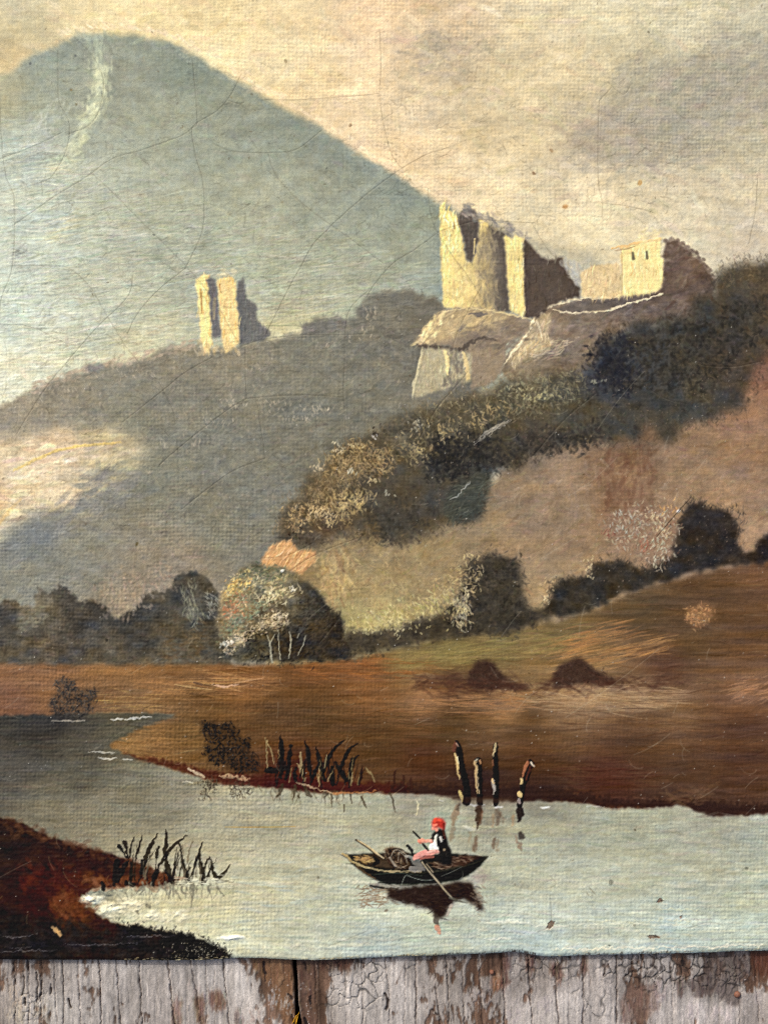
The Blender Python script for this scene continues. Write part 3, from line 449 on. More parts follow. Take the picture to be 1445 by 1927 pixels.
for (x, y, n, sx, sy, c) in [(1165,985,16,24,16,(166,166,148)),(1230,975,16,14,14,(200,176,130)),(1250,1000,14,10,16,(186,160,118)),(1210,1028,12,8,6,(140,76,54)),(1245,1030,20,12,20,(166,162,134)),(1260,960,10,18,8,(190,140,76)),(1232,1060,8,4,6,(186,176,146)),(1145,998,10,8,10,(120,70,56))]:
    for _ in range(n): P.dab(x + rng.normal(0, sx * .7), y + rng.normal(0, sy * .7), 5, 1.9, rng.choice([.9, 1.5, 2.1]), A(*c) + rng.normal(0, .025), .65, .35)
P.dab(1276,962,5,3,2.6,A(216,216,220),.9,.5); P.line([(1235,1010),(1262,978),(1300,935)], [1,1.5,1], (40,32,28), .7)
for pts, c, sz in [([(1276,985),(1292,955),(1310,943),(1330,955),(1380,958),(1392,975),(1388,1030)], (54,49,45), 5), ([(1030,1148),(1036,1106),(1052,1090),(1082,1090),(1110,1076),(1150,1055),(1216,1068),(1262,1045)], (58,52,45), 5), ([(640,1222),(650,1188),(700,1190),(760,1178),(850,1156)], (70,62,48), 4)]:
    for (x, y) in dense(pts, 1.3): P.dab(x + rng.normal(0, 6), y + rng.normal(0, 6), sz, 1.8, rng.choice([.8, 1.5, 2.2]), A(*c) + rng.normal(0, .02), .35, .1)
# --- round tree
wm = P.poly([(412,1244),(407,1180),(418,1124),(428,1100),(445,1076),(480,1060),(530,1066),(560,1086),(598,1108),(612,1136),(636,1148),(646,1170),(648,1200),(656,1216),(656,1246)], 3, 5, 12)
P.paint(wm, P.field(wm[0], [(440,1100,(140,118,72)),(480,1080,(100,92,66)),(520,1110,(112,100,70)),(430,1150,(126,104,70)),(440,1200,(112,100,72)),(520,1150,(86,74,52)),(600,1130,(64,58,46)),(620,1200,(56,49,41)),(550,1220,(54,48,40)),(480,1220,(70,64,48)),(430,1235,(76,68,50))], 12, .05, 12, 8), 1, TREE, .12)
P.scatter(wm, 380, 6, 2.2, -.6, None, .04, .5, .12, .8)
for pts, n, cols, a in [([(418,1120),(445,1080),(500,1075),(545,1095),(520,1130),(440,1140)], 330, [(172,156,108),(150,136,90),(190,176,128),(110,104,72),(92,98,70)], .5), ([(424,1118),(440,1090),(470,1085),(470,1100),(436,1120)], 60, [(214,172,88),(206,156,76),(222,190,110)], .55),
    ([(420,1150),(455,1120),(465,1140),(430,1160)], 60, [(188,108,68),(196,150,110),(170,96,60)], .5), ([(415,1185),(450,1150),(500,1130),(500,1150),(450,1180),(420,1200)], 170, [(112,120,88),(96,108,80),(132,134,98)], .45),
    ([(420,1230),(450,1190),(510,1160),(550,1160),(540,1175),(470,1190),(440,1225)], 280, [(180,156,116),(160,138,100),(200,178,138),(140,118,84)], .5), ([(480,1120),(545,1105),(560,1115),(500,1135)], 90, [(186,170,120),(200,182,130)], .5),
    ([(455,1200),(500,1180),(560,1175),(610,1200),(600,1245),(460,1245)], 300, [(46,42,38),(52,46,40),(40,37,35)], .5), ([(570,1120),(640,1150),(655,1240),(600,1240),(560,1170)], 280, [(58,50,42),(66,56,44),(50,44,39)], .45), ([(450,1066),(540,1070),(540,1084),(456,1080)], 80, [(76,82,60),(90,92,66)], .5)]:
    P.scatter(P.poly(pts, 6, 4), n, 4.5, 1.8, 2.3, cols, .03, a, .2, .8)
for (x, y, n, sx, sy, c) in [(553,1110,8,5,5,(214,204,176)),(430,1210,12,8,4,(214,200,172)),(422,1214,10,5,5,(180,178,158)),(512,1122,12,12,6,(204,188,138)),(518,1158,12,20,5,(206,186,140)),(532,1074,4,4,2,(220,218,206))]:
    for _ in range(n): P.dab(x + rng.normal(0, sx * .7), y + rng.normal(0, sy * .7), 4, 1.7, rng.choice([.6, 1.2, 2.2]), A(*c) + rng.normal(0, .03), .75, .4)
for pts, ww, l in [([(504,1195),(507,1208),(510,1226),(512,1246)], [1.4,2.6,3,4.5], 0), ([(524,1185),(525,1210),(528,1241)], [1.2,2.2,2], 1), ([(546,1189),(548,1207),(544,1238)], [1.6,3.6,1.6], 2), ([(576,1196),(570,1214),(561,1234)], [1.4,2,1.2], 3)]:
    P.line(pts, [a + 2.6 for a in ww], (60,54,45), .25, 0, TRUNKS[l]); P.line(pts, [q * .85 for q in ww], (146,140,110), .8, .3, rag=1.2)
P.line([(518,1193),(510,1208),(507,1216)], [1,2,1.5], (158,152,120), .7, .2); P.line([(563,1192),(560,1200)], [1,2], (158,152,120), .6, .2)
# --- water
LK = [(-210,1348),(0,1347),(60,1345),(180,1341),(330,1342),(322,1350),(290,1361),(250,1376),(206,1400),(214,1410),(232,1419),(270,1433),(340,1451),(368,1460),(400,1474),(470,1480),(540,1485),(600,1493),(700,1493),(800,1496),(870,1503),(960,1508),(1050,1508),(1100,1513),(1150,1521),(1220,1522),(1280,1515),(1330,1535),(1400,1535),(1445,1531),(1660,1525),(1660,1840),(-210,1840)]
wm = P.poly(LK, 1.8, 2.2, 10)
lf = P.field(FULL, [(50,1380,(60,57,53)),(100,1360,(58,55,52)),(20,1450,(76,71,62)),(150,1400,(74,69,58)),(150,1450,(82,77,62)),(250,1480,(98,92,72)),(100,1520,(98,91,71)),(300,1530,(110,103,81)),(450,1500,(148,140,111)),(350,1480,(116,109,88)),(400,1580,(156,148,117)),
 (550,1530,(150,143,114)),(700,1530,(148,144,117)),(600,1600,(163,158,129)),(850,1540,(148,144,117)),(1000,1560,(147,143,116)),(1200,1560,(148,144,117)),(1350,1545,(146,140,117)),(1430,1580,(148,148,129)),(1200,1640,(156,153,127)),(1000,1650,(163,160,134)),(1350,1660,(156,154,129)),
 (500,1660,(170,166,134)),(400,1700,(178,172,134)),(300,1700,(183,176,137)),(600,1700,(170,168,138)),(600,1760,(178,180,155)),(450,1780,(194,193,160)),(800,1740,(167,169,145)),(1000,1720,(171,174,155)),(1000,1770,(160,171,162)),(1200,1740,(167,171,150)),(1250,1770,(154,165,156)),
 (1400,1760,(159,167,152)),(1400,1700,(166,168,140)),(700,1790,(165,173,162)),(1200,1795,(182,188,174)),(280,1360,(80,74,60)),(230,1380,(84,76,56)),(400,1480,(140,132,104)),(220,1560,(126,118,92)),(320,1600,(150,142,112)),(150,1560,(118,110,86)),(900,1515,(120,108,86)),(780,1500,(136,126,104)),(1000,1516,(116,106,86))], 24, .022, 90, 12)
XL, YL = P.xy(FULL); lf += np.clip((XL - 500) / 300, 0, 1)[..., None] * A(2, 5, 5)
P.paint(wm, lf[wm[0]], 1, LAKE, .08)
P.c[wm[0]] *= (1 + wm[1] * .05 * P.noise(wm[0], 260, 60, 3))[..., None]
P.scatter(wm, 3400, 24, 3.2, .02, None, .022, .5, .07, .12)
P.scatter(P.poly([(450,1640),(1460,1640),(1460,1800),(430,1800)], 20), 420, 26, 2.6, .0, [(186,186,158),(158,168,156),(176,176,146),(192,190,164),(150,160,146)], .015, .3, .1, .08)
# light strokes on the water
for (x0, x1, y, c, wv, a) in [(1040,1440,1787,(214,206,178),4,.7),(1000,1300,1742,(206,204,178),3,.55),(900,1000,1738,(206,204,180),5,.5),(910,960,1771,(212,210,190),4,.6),(900,1010,1727,(196,196,170),4,.4),(620,940,1762,(196,196,172),3,.4),(1230,1320,1713,(196,190,146),2.5,.5),(1100,1320,1735,(194,190,150),3,.4),(430,480,1762,(214,208,176),5,.6),(440,700,1775,(204,202,170),6,.35),(640,800,1742,(190,186,150),3,.4),(560,700,1668,(188,184,150),4,.3),(640,690,1660,(200,194,162),3,.45),(840,1000,1555,(170,168,140),5,.35),(640,700,1540,(176,168,138),4,.3),(1380,1445,1640,(172,170,148),4,.3),(1200,1300,1795,(206,200,180),4,.5)]:
    xx = np.linspace(x0, x1, max(4, int((x1 - x0) / 22))); P.line(np.column_stack([xx, y + rng.normal(0, 1.2, len(xx))]), np.r_[.6, rng.uniform(.5, 1, len(xx) - 2) * wv, .6], c, a, .35, None, 1.4, rag=3)
for pts, ww, c in [([(168,1415),(195,1416),(215,1417)], [1,2,1], (180,176,160)), ([(185,1425),(205,1428),(222,1426)], [1,4,1], (206,202,186)), ([(210,1354),(226,1353),(232,1354)], [2,4,1], (206,204,196)), ([(236,1353),(254,1352)], [2,4], (206,204,196)), ([(258,1351),(284,1349)], [3,2], (210,206,196)),
    ([(98,1356),(130,1357),(160,1356)], [1,3,1.4], (176,162,136)), ([(345,1470),(362,1472)], [3,3], (206,196,164)), ([(355,1447),(372,1455),(385,1463)], [4,7,3], (206,188,146)), ([(232,1428),(250,1430)], [2,2], (196,190,170)),
    ([(876,1511),(890,1515),(914,1515)], [2,4,1], (222,222,220)), ([(927,1515),(934,1518),(946,1518)], [1,5,1], (222,222,220)), ([(1016,1519),(1026,1519),(1036,1517)], [2,6,1], (220,222,218)), ([(1104,1518),(1120,1518),(1136,1519)], [1,2,1], (190,190,180)),
    ([(870,1554),(882,1558),(900,1562)], [2,8,2], (186,182,160)), ([(784,1508),(786,1520),(783,1533)], [2,3,2], (226,212,160)), ([(826,1506),(834,1508)], [2,3], (196,192,180))]:
    P.line(pts, [q * .85 for q in ww], c, .7, .25, None, 1.1, rag=1.6)
P.line([(424,1556),(480,1556.5),(556,1555.5)], [1.2,2.2,1.2], (150,120,56), .8, .1)
for (x, y, n, sx, sy, c) in [(175,1692,60,16,8,(222,212,176)),(210,1712,50,30,8,(216,206,168)),(250,1702,40,36,6,(210,198,158)),(300,1722,60,60,7,(206,198,162)),(440,1762,24,20,3,(220,214,190)),(180,1680,30,30,6,(120,118,98))]:
    for _ in range(n): P.dab(x + rng.normal(0, sx * .6), y + rng.normal(0, sy * .6), 8, 3, rng.normal(0, .3), A(*c) + rng.normal(0, .02), .5, .5)
# --- near bank
wm = P.poly([(-210,1490),(-60,1520),(0,1537),(40,1548),(100,1575),(150,1595),(200,1604),(240,1617),(280,1629),(326,1650),(345,1656),(320,1663),(250,1669),(190,1667),(152,1681),(150,1696),(165,1706),(176,1716),(220,1735),(300,1745),(360,1755),(400,1770),(425,1785),(433,1800),(433,1840),(-210,1840)], 2.2, 3.5, 10)
P.paint(wm, P.field(wm[0], [(30,1560,(60,41,32)),(100,1600,(66,41,30)),(200,1640,(70,39,28)),(300,1645,(80,47,30)),(50,1650,(58,35,28)),(130,1680,(86,44,25)),(150,1708,(116,62,31)),(60,1700,(70,34,23)),(30,1740,(44,38,33)),(150,1750,(44,34,31)),(250,1760,(38,32,30)),(100,1790,(43,40,40)),(350,1780,(34,30,29)),(20,1680,(66,40,30)),(180,1716,(90,56,34)),(120,1760,(50,36,32)),(400,1790,(40,38,34)),(0,1600,(52,38,32))], 12, .06, 30, 12) * .8, 1, BANK, .12)
P.scatter(wm, 900, 14, 3, .25, None, .025, .5, .12, .4)
for pts, n, cols, ang in [([(120,1670),(150,1690),(175,1715),(120,1735),(90,1710)], 110, [(104,52,28),(96,48,26),(116,62,32)], .8), ([(150,1650),(330,1648),(320,1664),(200,1668),(150,1664)], 110, [(104,58,32),(90,48,29),(122,72,42)], .05), ([(0,1536),(200,1606),(330,1650),(300,1648),(180,1612),(0,1548)], 90, [(84,52,36),(96,62,42)], .35), ([(0,1720),(160,1735),(420,1785),(430,1800),(0,1806)], 420, [(36,33,33),(46,42,42),(30,27,27),(54,46,44)], .1), ([(40,1620),(160,1640),(150,1680),(40,1680)], 110, [(88,38,24),(76,34,24)], .4)]:
    P.scatter(P.poly(pts, 7, 4), n, 11, 4.5, ang, cols, .015, .34, .08, .6)
for (x, y) in dense([(225,1737),(300,1746),(360,1756),(400,1771),(425,1786),(434,1802)], 1.4): P.dab(x + rng.normal(0, 5), y + rng.normal(0, 4), 4, 2, rng.choice([.5, 1.2, 2.]), A(40,37,34) + rng.normal(0, .02), .55, .2)
P.line([(100,1742),(107,1748),(114,1756)], [4,8,5], (176,128,70), .9, .4, None, 1.4, rag=2)
for (x0, x1, y) in [(0,70,1757),(20,60,1779),(120,260,1772),(230,330,1760),(0,110,1786)]:
    P.line([(x0, y), ((x0 + x1) / 2, y + rng.normal(0, 2)), (x1, y - 3)], [.6, 1.6, .6], (104,98,98), .5, .2, rag=2)
for _ in range(150): P.dab(rng.normal(375,30), rng.normal(1785,9), 2.2, 1.6, 0, A(150,140,110) + rng.normal(0, .12), rng.uniform(.1, .5), .4)
for _ in range(60): P.dab(rng.uniform(270,440), 1803 + rng.normal(0, 1.5), 3.5, 1.8, 0, A(206,186,136) + rng.normal(0, .06), rng.uniform(.3, .9), .4)
# --- bushes by the water
def lacy(pts, n, cols, l, a=.9):
    r = P.poly(pts, 4, 6, 8); P.paint(r, cols[0], .45, l, 0, .4)
    P.scatter(r, n, 4.5, 2.2, 1.2, cols, .02, a, .25, 1.0, power=1.4)
lacy([(98,1345),(96,1318),(108,1300),(106,1282),(118,1272),(140,1280),(150,1298),(165,1300),(180,1298),(182,1312),(168,1325),(180,1340),(150,1352)], 300, [(58,53,50),(50,46,45),(70,63,56)], BUSHA, .6)
lacy([(377,1362),(398,1358),(440,1360),(450,1380),(470,1392),(470,1415),(490,1440),(484,1456),(450,1452),(420,1440),(392,1432),(382,1408),(392,1392),(378,1376)], 330, [(36,32,31),(32,30,29),(46,39,34)], BUSHB, .85)
P.line([(476,1414),(486,1424),(490,1440)], [1,1.6,1], (44,38,34), .8)
for pts in [[(382,1468),(400,1462),(412,1474),(392,1500),(380,1502)], [(428,1470),(470,1470),(472,1490),(446,1508),(436,1500)]]:
    P.scatter(P.poly(pts, 5, 5), 90, 4, 1.8, 1.3, [(70,58,42),(86,76,56),(60,50,40)], .02, .55, .1, .8)
# --- reeds on the far bank
OX, OY, K = 330, 1330, 500 / 1445
def rp(l): return [(OX + x * K, OY + y * K) for x, y in l]
r = P.poly([(496,1480),(500,1386),(530,1384),(600,1395),(660,1398),(676,1402),(665,1440),(680,1480),(770,1478),(780,1490),(600,1492)], 5); P.paint(r, (90,55,32), .03, REEDA)
for pts, ww, c in [([(573,160),(580,230),(578,310),(575,380)], [2,8,8,6], 0), ([(632,205),(622,260),(612,330),(600,390)], [2,7,7,5], 0), ([(705,185),(720,240),(728,310),(738,380)], [2,6,6,3], 0), ([(765,220),(778,270),(792,320),(810,400)], [2,6,6,4], 0), ([(920,180),(870,220),(830,290),(800,350)], [1,5,6,6], 0), ([(990,200),(940,240),(910,300),(890,350)], [1,5,6,4], 0), ([(995,262),(965,290),(955,340),(945,400)], [1,6,6,4], 0), ([(870,300),(900,350),(930,400)], [3,7,6], 0), ([(790,300),(760,350),(740,410)], [4,6,3], 0), ([(655,330),(650,370),(655,400)], [3,6,5], 0), ([(855,330),(850,390),(860,420)], [4,8,6], 0), ([(600,300),(590,340)], [3,6], 0), ([(1195,350),(1192,400),(1188,430)], [2,3,3], 1), ([(1245,370),(1238,440)], [2,4], 1), ([(1280,390),(1285,440)], [3,6], 1), ([(1020,330),(1010,380)], [2,4], 1), ([(500,350),(530,345),(550,355)], [8,11,6], 0)]:
    P.line(rp(pts), [a * 1.15 + .6 for a in ww], (34,27,24) if c == 0 else (62,38,30), .88, .3, None, .9, rag=1.6)
for pts, ww in [([(490,170),(497,250),(500,330)], [1.5,2.4,2.4]), ([(500,185),(525,250),(540,310)], [3,2.4,1.6]), ([(680,250),(690,330),(702,400)], [4,6,5]), ([(665,310),(690,360)], [3,5]), ([(822,260),(815,330)], [2,3]), ([(1035,330),(1060,360),(1085,410)], [2,3,2]), ([(560,235),(565,280)], [1.5,2])]:
    P.line(rp(pts), ww, (132,114,66), .7, .25, None, .9, rag=1.4)
for pts, ww in [([(580,425),(572,460),(548,490)], [6,7,2]), ([(650,430),(650,460),(640,505)], [6,6,2]), ([(700,430),(718,470),(745,488)], [5,9,2]), ([(830,470),(812,492)], [4,2]), ([(850,470),(852,510),(850,545)], [3,3,1.5]), ([(950,478),(958,525)], [4,2]), ([(1012,488),(1025,520),(1040,550)], [4,4,1.5]), ([(915,530),(918,570)], [3,2]), ([(1165,470),(1180,510),(1198,570)], [4,4,1.5]), ([(455,430),(468,458)], [3,1.5]), ([(670,485),(674,492)], [5,4])]:
    P.line(rp(pts), ww, (70,58,42), .78, .15, None, 1, rag=1.6)
for _ in range(26):
    x, y0_ = rng.uniform(500, 1010), rng.uniform(380, 440); ln = rng.uniform(50, 190) * (1 if x < 960 else .5); le = rng.normal(.12, .22)
    P.line(rp([(x, y0_), (x + ln * le * .4, y0_ - ln * .5), (x + ln * le * 1.1, y0_ - ln)]), [2.4, rng.uniform(1.6, 3.4), .7], A(*((38,29,25) if rng.random() < .72 else (118,98,56))), .75, .25, None, .8, rag=1.4)
for _ in range(22):
    x = rng.uniform(500, 1000); P.line(rp([(x, 440 + (x - 500) * .05), (x + rng.normal(4, 8), 480), (x + rng.normal(8, 14), 500 + rng.uniform(0, 40))]), [2.4, 2.2, .7], (84,72,52), .55, .1, None, .9, rag=1.4)
P.line(rp([(660,410),(700,425),(760,445),(800,455),(860,470)]), [2,4,2,2,3], (176,150,104), .6, .3, rag=2)
P.line(rp([(245,380),(300,375),(350,385),(400,395)]), [3,5,5,3], (190,160,110), .5, .3, rag=3); P.line(rp([(860,475),(950,470),(1090,460)]), [5,3,2], (170,104,50), .6, .2, rag=2)
# --- reeds on the near bank
OX, OY, K = 0, 1520, 500 / 1445
r = P.poly([(212,1672),(222,1580),(260,1560),(320,1556),(390,1580),(434,1624),(420,1656),(330,1664),(260,1674)], 5); P.paint(r, (110,96,70), .03, REEDB)
for pts, ww, g in [([(648,210),(672,240),(700,270)], [9,4,4], 0), ([(680,185),(690,225),(702,270)], [9,6,3], 1), ([(730,155),(715,210),(706,265)], [2,4,4], 1), ([(775,150),(760,210),(738,280)], [2,5,3], 1), ([(860,140),(825,200),(800,260),(770,340)], [2,7,9,8], 1), ([(908,118),(905,190),(900,260),(920,350),(930,400)], [3,9,9,10,8], 1), ([(1025,150),(970,185),(920,235),(860,330)], [1.5,5,7,5], 1), ([(868,215),(850,270)], [5,5], 1), ([(975,190),(990,260),(1005,330),(1030,390)], [2,4,7,8], 1), ([(1050,180),(1030,240),(1020,300)], [1.5,3,3], 2), ([(1105,185),(1080,250),(1060,310),(1040,370)], [2,4,4,2], 1), ([(1085,240),(1095,310),(1110,400)], [3,7,9], 1), ([(1140,270),(1110,330)], [2,5], 1), ([(1145,275),(1160,340),(1180,385)], [3,6,7], 1), ([(1250,310),(1225,350),(1180,385)], [2,5,8], 1), ([(1135,350),(1130,390)], [3,2], 1), ([(640,290),(630,350),(625,420)], [9,13,6], 3), ([(700,290),(660,350),(640,400)], [5,12,6], 3), ([(715,300),(715,390)], [5,5], 3), ([(860,340),(840,380),(830,420)], [6,9,6], 3), ([(560,410),(566,440)], [9,9], 3), ([(690,405),(730,420)], [9,7], 3), ([(970,250),(965,340)], [2,2], 2), ([(1030,320),(1010,380)], [3,6], 1), ([(780,290),(775,350)], [8,10], 3), ([(900,340),(930,380)], [5,5], 3), ([(995,200),(1000,250)], [1.4,2], 2)]:
    P.line(rp(pts), [a * .95 + .3 for a in ww], [(24,24,27), (46,40,31), (104,92,68), (34,28,26)][g], .85, .35, None, .9, rag=1.8)
for pts, ww in [([(920,410),(925,450),(915,490)], [4,4,2]), ([(940,420),(945,480)], [5,3]), ([(960,450),(985,500)], [3,2]), ([(985,420),(1000,460),(1020,470)], [4,3,2]), ([(1045,420),(1050,470),(1040,540)], [6,5,1.5]), ([(1130,430),(1145,465)], [5,2]), ([(1180,430),(1220,480)], [5,1.5]), ([(680,440),(695,495)], [2,1.4]), ([(770,430),(745,465)], [5,2]), ([(780,445),(760,470)], [3,1.5]), ([(640,470),(670,510)], [1.4,1.2]), ([(1190,395),(1270,400)], [5,2]), ([(800,535),(820,535)], [6,4]), ([(745,560),(755,570)], [6,3])]:
    P.line(rp(pts), ww, (112,106,84), .75, .1, None, 1.1, rag=1.8)
for _ in range(24):
    x, y0_ = rng.uniform(660, 1190), rng.uniform(370, 415); ln = rng.uniform(70, 210); le = rng.normal(.12, .2)
    P.line(rp([(x, y0_), (x + ln * le * .4, y0_ - ln * .5), (x + ln * le * 1.1, y0_ - ln)]), [3.2, rng.uniform(2, 4), .7], A(*((46,40,31) if rng.random() < .6 else (92,82,62))), .7, .25, None, .8, rag=1.4)
for _ in range(26):
    x = rng.uniform(700, 1230); P.line(rp([(x, 405), (x + rng.normal(4, 10), 440), (x + rng.normal(6, 16), 470 + rng.uniform(0, 40))]), [3, 2.6, .7], (110,104,82), .5, .1, None, 1, rag=1.6)
P.line(rp([(950,375),(990,380),(1020,385)]), [2,3,2], (160,130,100), .6, .2)
for _ in range(70): P.dab(rng.uniform(330,440), 1659 + rng.normal(0, 5), 6, 2.2, 0, A(204,198,164) + rng.normal(0, .03), .4, .2)
# --- posts
OX, OY, K = 800, 1350, 300 / 1445
for k, (pts, ww) in enumerate([([(285,230),(312,320),(332,450),(372,620),(375,760)], [9,13,12,13,16]), ([(477,385),(485,470),(490,600),(490,770)], [11,13,12,11]), ([(637,245),(636,400),(640,560),(638,780)], [9,11,11,10]), ([(952,410),(915,520),(885,620),(852,790)], [12,13,11,11])]):
    P.line(rp(pts), ww, (32,25,24), .96, .6, POSTS[k], .9, rag=1.4)
def dl(l, ww, c, a=.85, h=.4): P.line(rp(l), ww, c, a, h, None, .8, rag=1.4)
dl([(270,230),(265,270),(262,310)], [5,9,5], (98,56,40)); dl([(280,232),(298,262)], [3,2], (190,140,110), .7)
dl([(268,335),(285,400),(296,480),(310,560)], [3,5,4,1.5], (206,172,98)); dl([(310,670),(322,700),(335,760)], [5,6,2], (206,182,96)); dl([(292,360),(300,420)], [3,2], (228,208,150))
dl([(450,400),(462,480),(458,560),(466,680)], [5,5,4,2], (176,140,82)); dl([(495,385),(502,420)], [4,3], (170,112,60)); dl([(470,470),(470,560),(484,690)], [2,2,1.5], (196,166,110), .7); dl([(455,390),(470,380)], [3,3], (160,150,120))
dl([(632,245),(625,290),(618,350)], [5,5,2], (180,154,98)); dl([(615,570),(625,640),(618,700)], [6,4,2], (150,140,126)); dl([(608,390),(612,430)], [3,3], (120,70,44)); dl([(606,560),(618,600)], [3,3], (190,150,84))
dl([(930,410),(900,470),(880,540)], [7,6,3], (142,78,46)); dl([(958,408),(980,440)], [3,3], (226,206,176)); dl([(872,560),(868,600)], [5,5], (206,176,104)); dl([(848,680),(862,700)], [8,9], (216,182,104)); dl([(845,745),(855,775)], [6,6], (140,122,112)); dl([(955,440),(915,560)], [4,4], (84,48,36))
for pts, ww, c, a in [([(290,800),(270,880),(250,960)], [5,14,8], (116,84,56), .55), ([(300,800),(290,830)], [6,5], (70,60,50), .6), ([(250,1010),(240,1070),(225,1120)], [10,10,3], (122,98,70), .5), ([(485,830),(485,900),(475,1000)], [12,12,4], (64,46,36), .85), ([(510,850),(500,960)], [5,4], (110,72,46), .5), ([(460,1090),(450,1150),(440,1200)], [9,8,6], (90,66,46), .65), ([(410,1050),(395,1120)], [6,5], (130,108,76), .4), ([(650,840),(660,890),(640,980)], [10,10,4], (84,66,50), .6), ([(620,880),(615,990)], [6,4], (120,92,62), .45), ([(680,870),(715,950)], [5,2], (100,78,58), .5), ([(625,1100),(615,1190)], [8,4], (92,70,50), .65), ([(655,1120),(650,1200)], [5,4], (116,92,66), .45), ([(860,830),(855,880),(848,935)], [12,13,5], (48,40,38), .92), ([(800,900),(790,980)], [7,4], (140,98,62), .4), ([(860,1040),(870,1080),(885,1100)], [8,9,4], (66,58,52), .85), ([(820,1090),(850,1150),(870,1200)], [6,8,4], (110,86,66), .6)]:
    P.line(rp(pts), ww, c, a, .08, None, 2, rag=2.4)
r = P.poly([(840,1498),(960,1502),(985,1512),(900,1514),(860,1512)], 4); P.paint(r, (84,64,48), .5)
# --- boat
OX, OY, K = 600, 1480, 400 / 1445
wm = P.poly(rp([(340,672),(430,684),(560,690),(700,675),(860,660),(1040,645),(1075,720),(1130,830),(1090,835),(1000,768),(930,775),(890,830),(850,880),(825,910),(795,900),(775,850),(700,815),(600,795),(500,775),(450,755),(440,735),(470,715),(390,690)]), 3.4, 3.5, 14); P.paint(wm, (46,33,28), .97, REFL); P.scatter(wm, 170, 8, 2.2, .1, [(38,28,25),(58,42,34),(44,30,26),(70,54,44)], .02, .5, .12, .4)
P.scatter(P.poly(rp([(280,690),(400,700),(500,790),(280,800)]), 5), 90, 9, 2.4, -.1, [(120,98,72),(134,110,82),(104,80,58)], .02, .45)
for _ in range(60): P.dab(*(np.array(rp([(rng.normal(1090,28), rng.normal(750,50))])[0])), 5, 1.8, .6, A(120,104,84) + rng.normal(0, .03), .35)
P.line(rp([(790,880),(800,930),(810,950)]), [9,9,4], (70,60,52), .75, .1, rag=2); P.line(rp([(800,960),(815,990)]), [9,9], (186,128,100), .8, .2, None, 1.5, rag=2); P.line(rp([(870,880),(900,810)]), [4,7], (170,150,128), .6, .2)
P.line(rp([(330,660),(430,668),(560,678),(700,668),(830,655)]), [3,7,5,5,3], (124,116,100), .7, .3, None, 1.2, rag=2); P.line(rp([(160,640),(260,650),(340,655)]), [2,4,3], (202,196,166), .6, .3, None, 1.2, rag=2); P.line(rp([(350,675),(440,690)]), [4,4], (40,40,40), .7)
hull = rp([(160,458),(190,466),(300,455),(450,452),(600,450),(760,462),(900,452),(1000,462),(1080,470),(1152,470),(1120,505),(1090,545),(1040,585),(990,615),(930,638),(820,655),(700,664),(560,668),(440,658),(400,640),(330,605),(280,570),(230,525),(190,482)])
wm = P.poly(hull, 1.0); P.paint(wm, (27,29,25), 1, BOAT, .8)
P.scatter(wm, 120, 12, 2, .15, [(34,38,32),(22,22,21),(44,40,34)], .012, .5, .2, .2)
r = P.poly(rp([(215,478),(330,462),(450,458),(600,455),(640,560),(520,562),(400,550),(300,530)]), 1.2); P.paint(r, (74,58,42), .9)
P.scatter(P.poly(rp([(240,480),(330,475),(380,500),(340,520),(270,505)]), 2), 50, 7, 2, .1, [(170,132,72),(140,106,58),(120,88,48)], .03, .6, .3)
r = P.poly(rp([(760,520),(880,470),(1000,470),(1110,480),(1000,530),(880,555),(780,560)]), 1.4, 1.5); P.paint(r, (70,50,39), .92); P.scatter(r, 50, 9, 2, .1, [(96,72,54),(60,40,32),(112,92,72)], .02, .5, .15, .3)
P.line(rp([(160,460),(185,468),(225,505),(300,545),(380,562),(450,573),(560,578),(690,576)]), [3,5,5,4,3,3,4,3], (168,142,88), .85, .6, None, .9, rag=1.4)
P.line(rp([(560,572),(690,586),(830,572),(960,545),(1080,512),(1150,472)]), [3,4,4,3,3,2], (58,54,44), .7, .4, None, .9, rag=1.4)
P.line(rp([(370,600),(470,590),(600,592),(700,608)]), [1.4,2,2,1.4], (70,76,64), .6, .2); P.line(rp([(560,670),(590,605),(640,620),(720,638),(790,630)]), [1,1.6,1.4,1.4,1], (120,124,112), .7, .25)
P.line(rp([(830,610),(900,580),(970,545)]), [1,1.4,1], (124,120,108), .5, .2); P.line(rp([(975,575),(975,610),(950,640)]), [1.4,2.4,1.4], (88,84,76), .6); P.line(rp([(250,530),(300,575),(400,640)]), [2,5,2], (104,78,52), .6, .3, rag=2)
wm = P.poly(rp([(455,430),(490,412),(540,415),(580,435),(600,480),(610,545),(540,560),(500,555),(460,500)]), 1.4, 1.5); P.paint(wm, (64,50,38), 1, BUNDLE, .5); P.scatter(wm, 70, 8, 1.8, .8, [(92,74,54),(46,37,30),(118,98,72),(78,58,42)], .02, .6, .3, .6)
for k in range(4): P.line(rp([(462 + k * 26, 470 + k * 10),(500 + k * 16, 425 + k * 6),(570 + k * 6, 430 + k * 16),(600, 470 + k * 16)]), [1,1.8,1.8,1], [(36,34,32),(130,120,98)][k % 2], .7, .3)
P.line(rp([(375,480),(400,510),(370,530)]), [5,9,5], (40,36,32), .85); P.line(rp([(600,400),(622,425),(640,460)]), [4,7,3], (38,40,42), .9, .4, rag=1.6); P.line(rp([(590,470),(630,480)]), [4,6], (150,148,138), .6, .3); P.line(rp([(480,480),(520,540)]), [3,4], (150,134,110), .6, .3)
P.line(rp([(640,500),(680,520),(690,555),(620,560)]), [8,16,14,8], (104,98,90), .85, .3, rag=2)
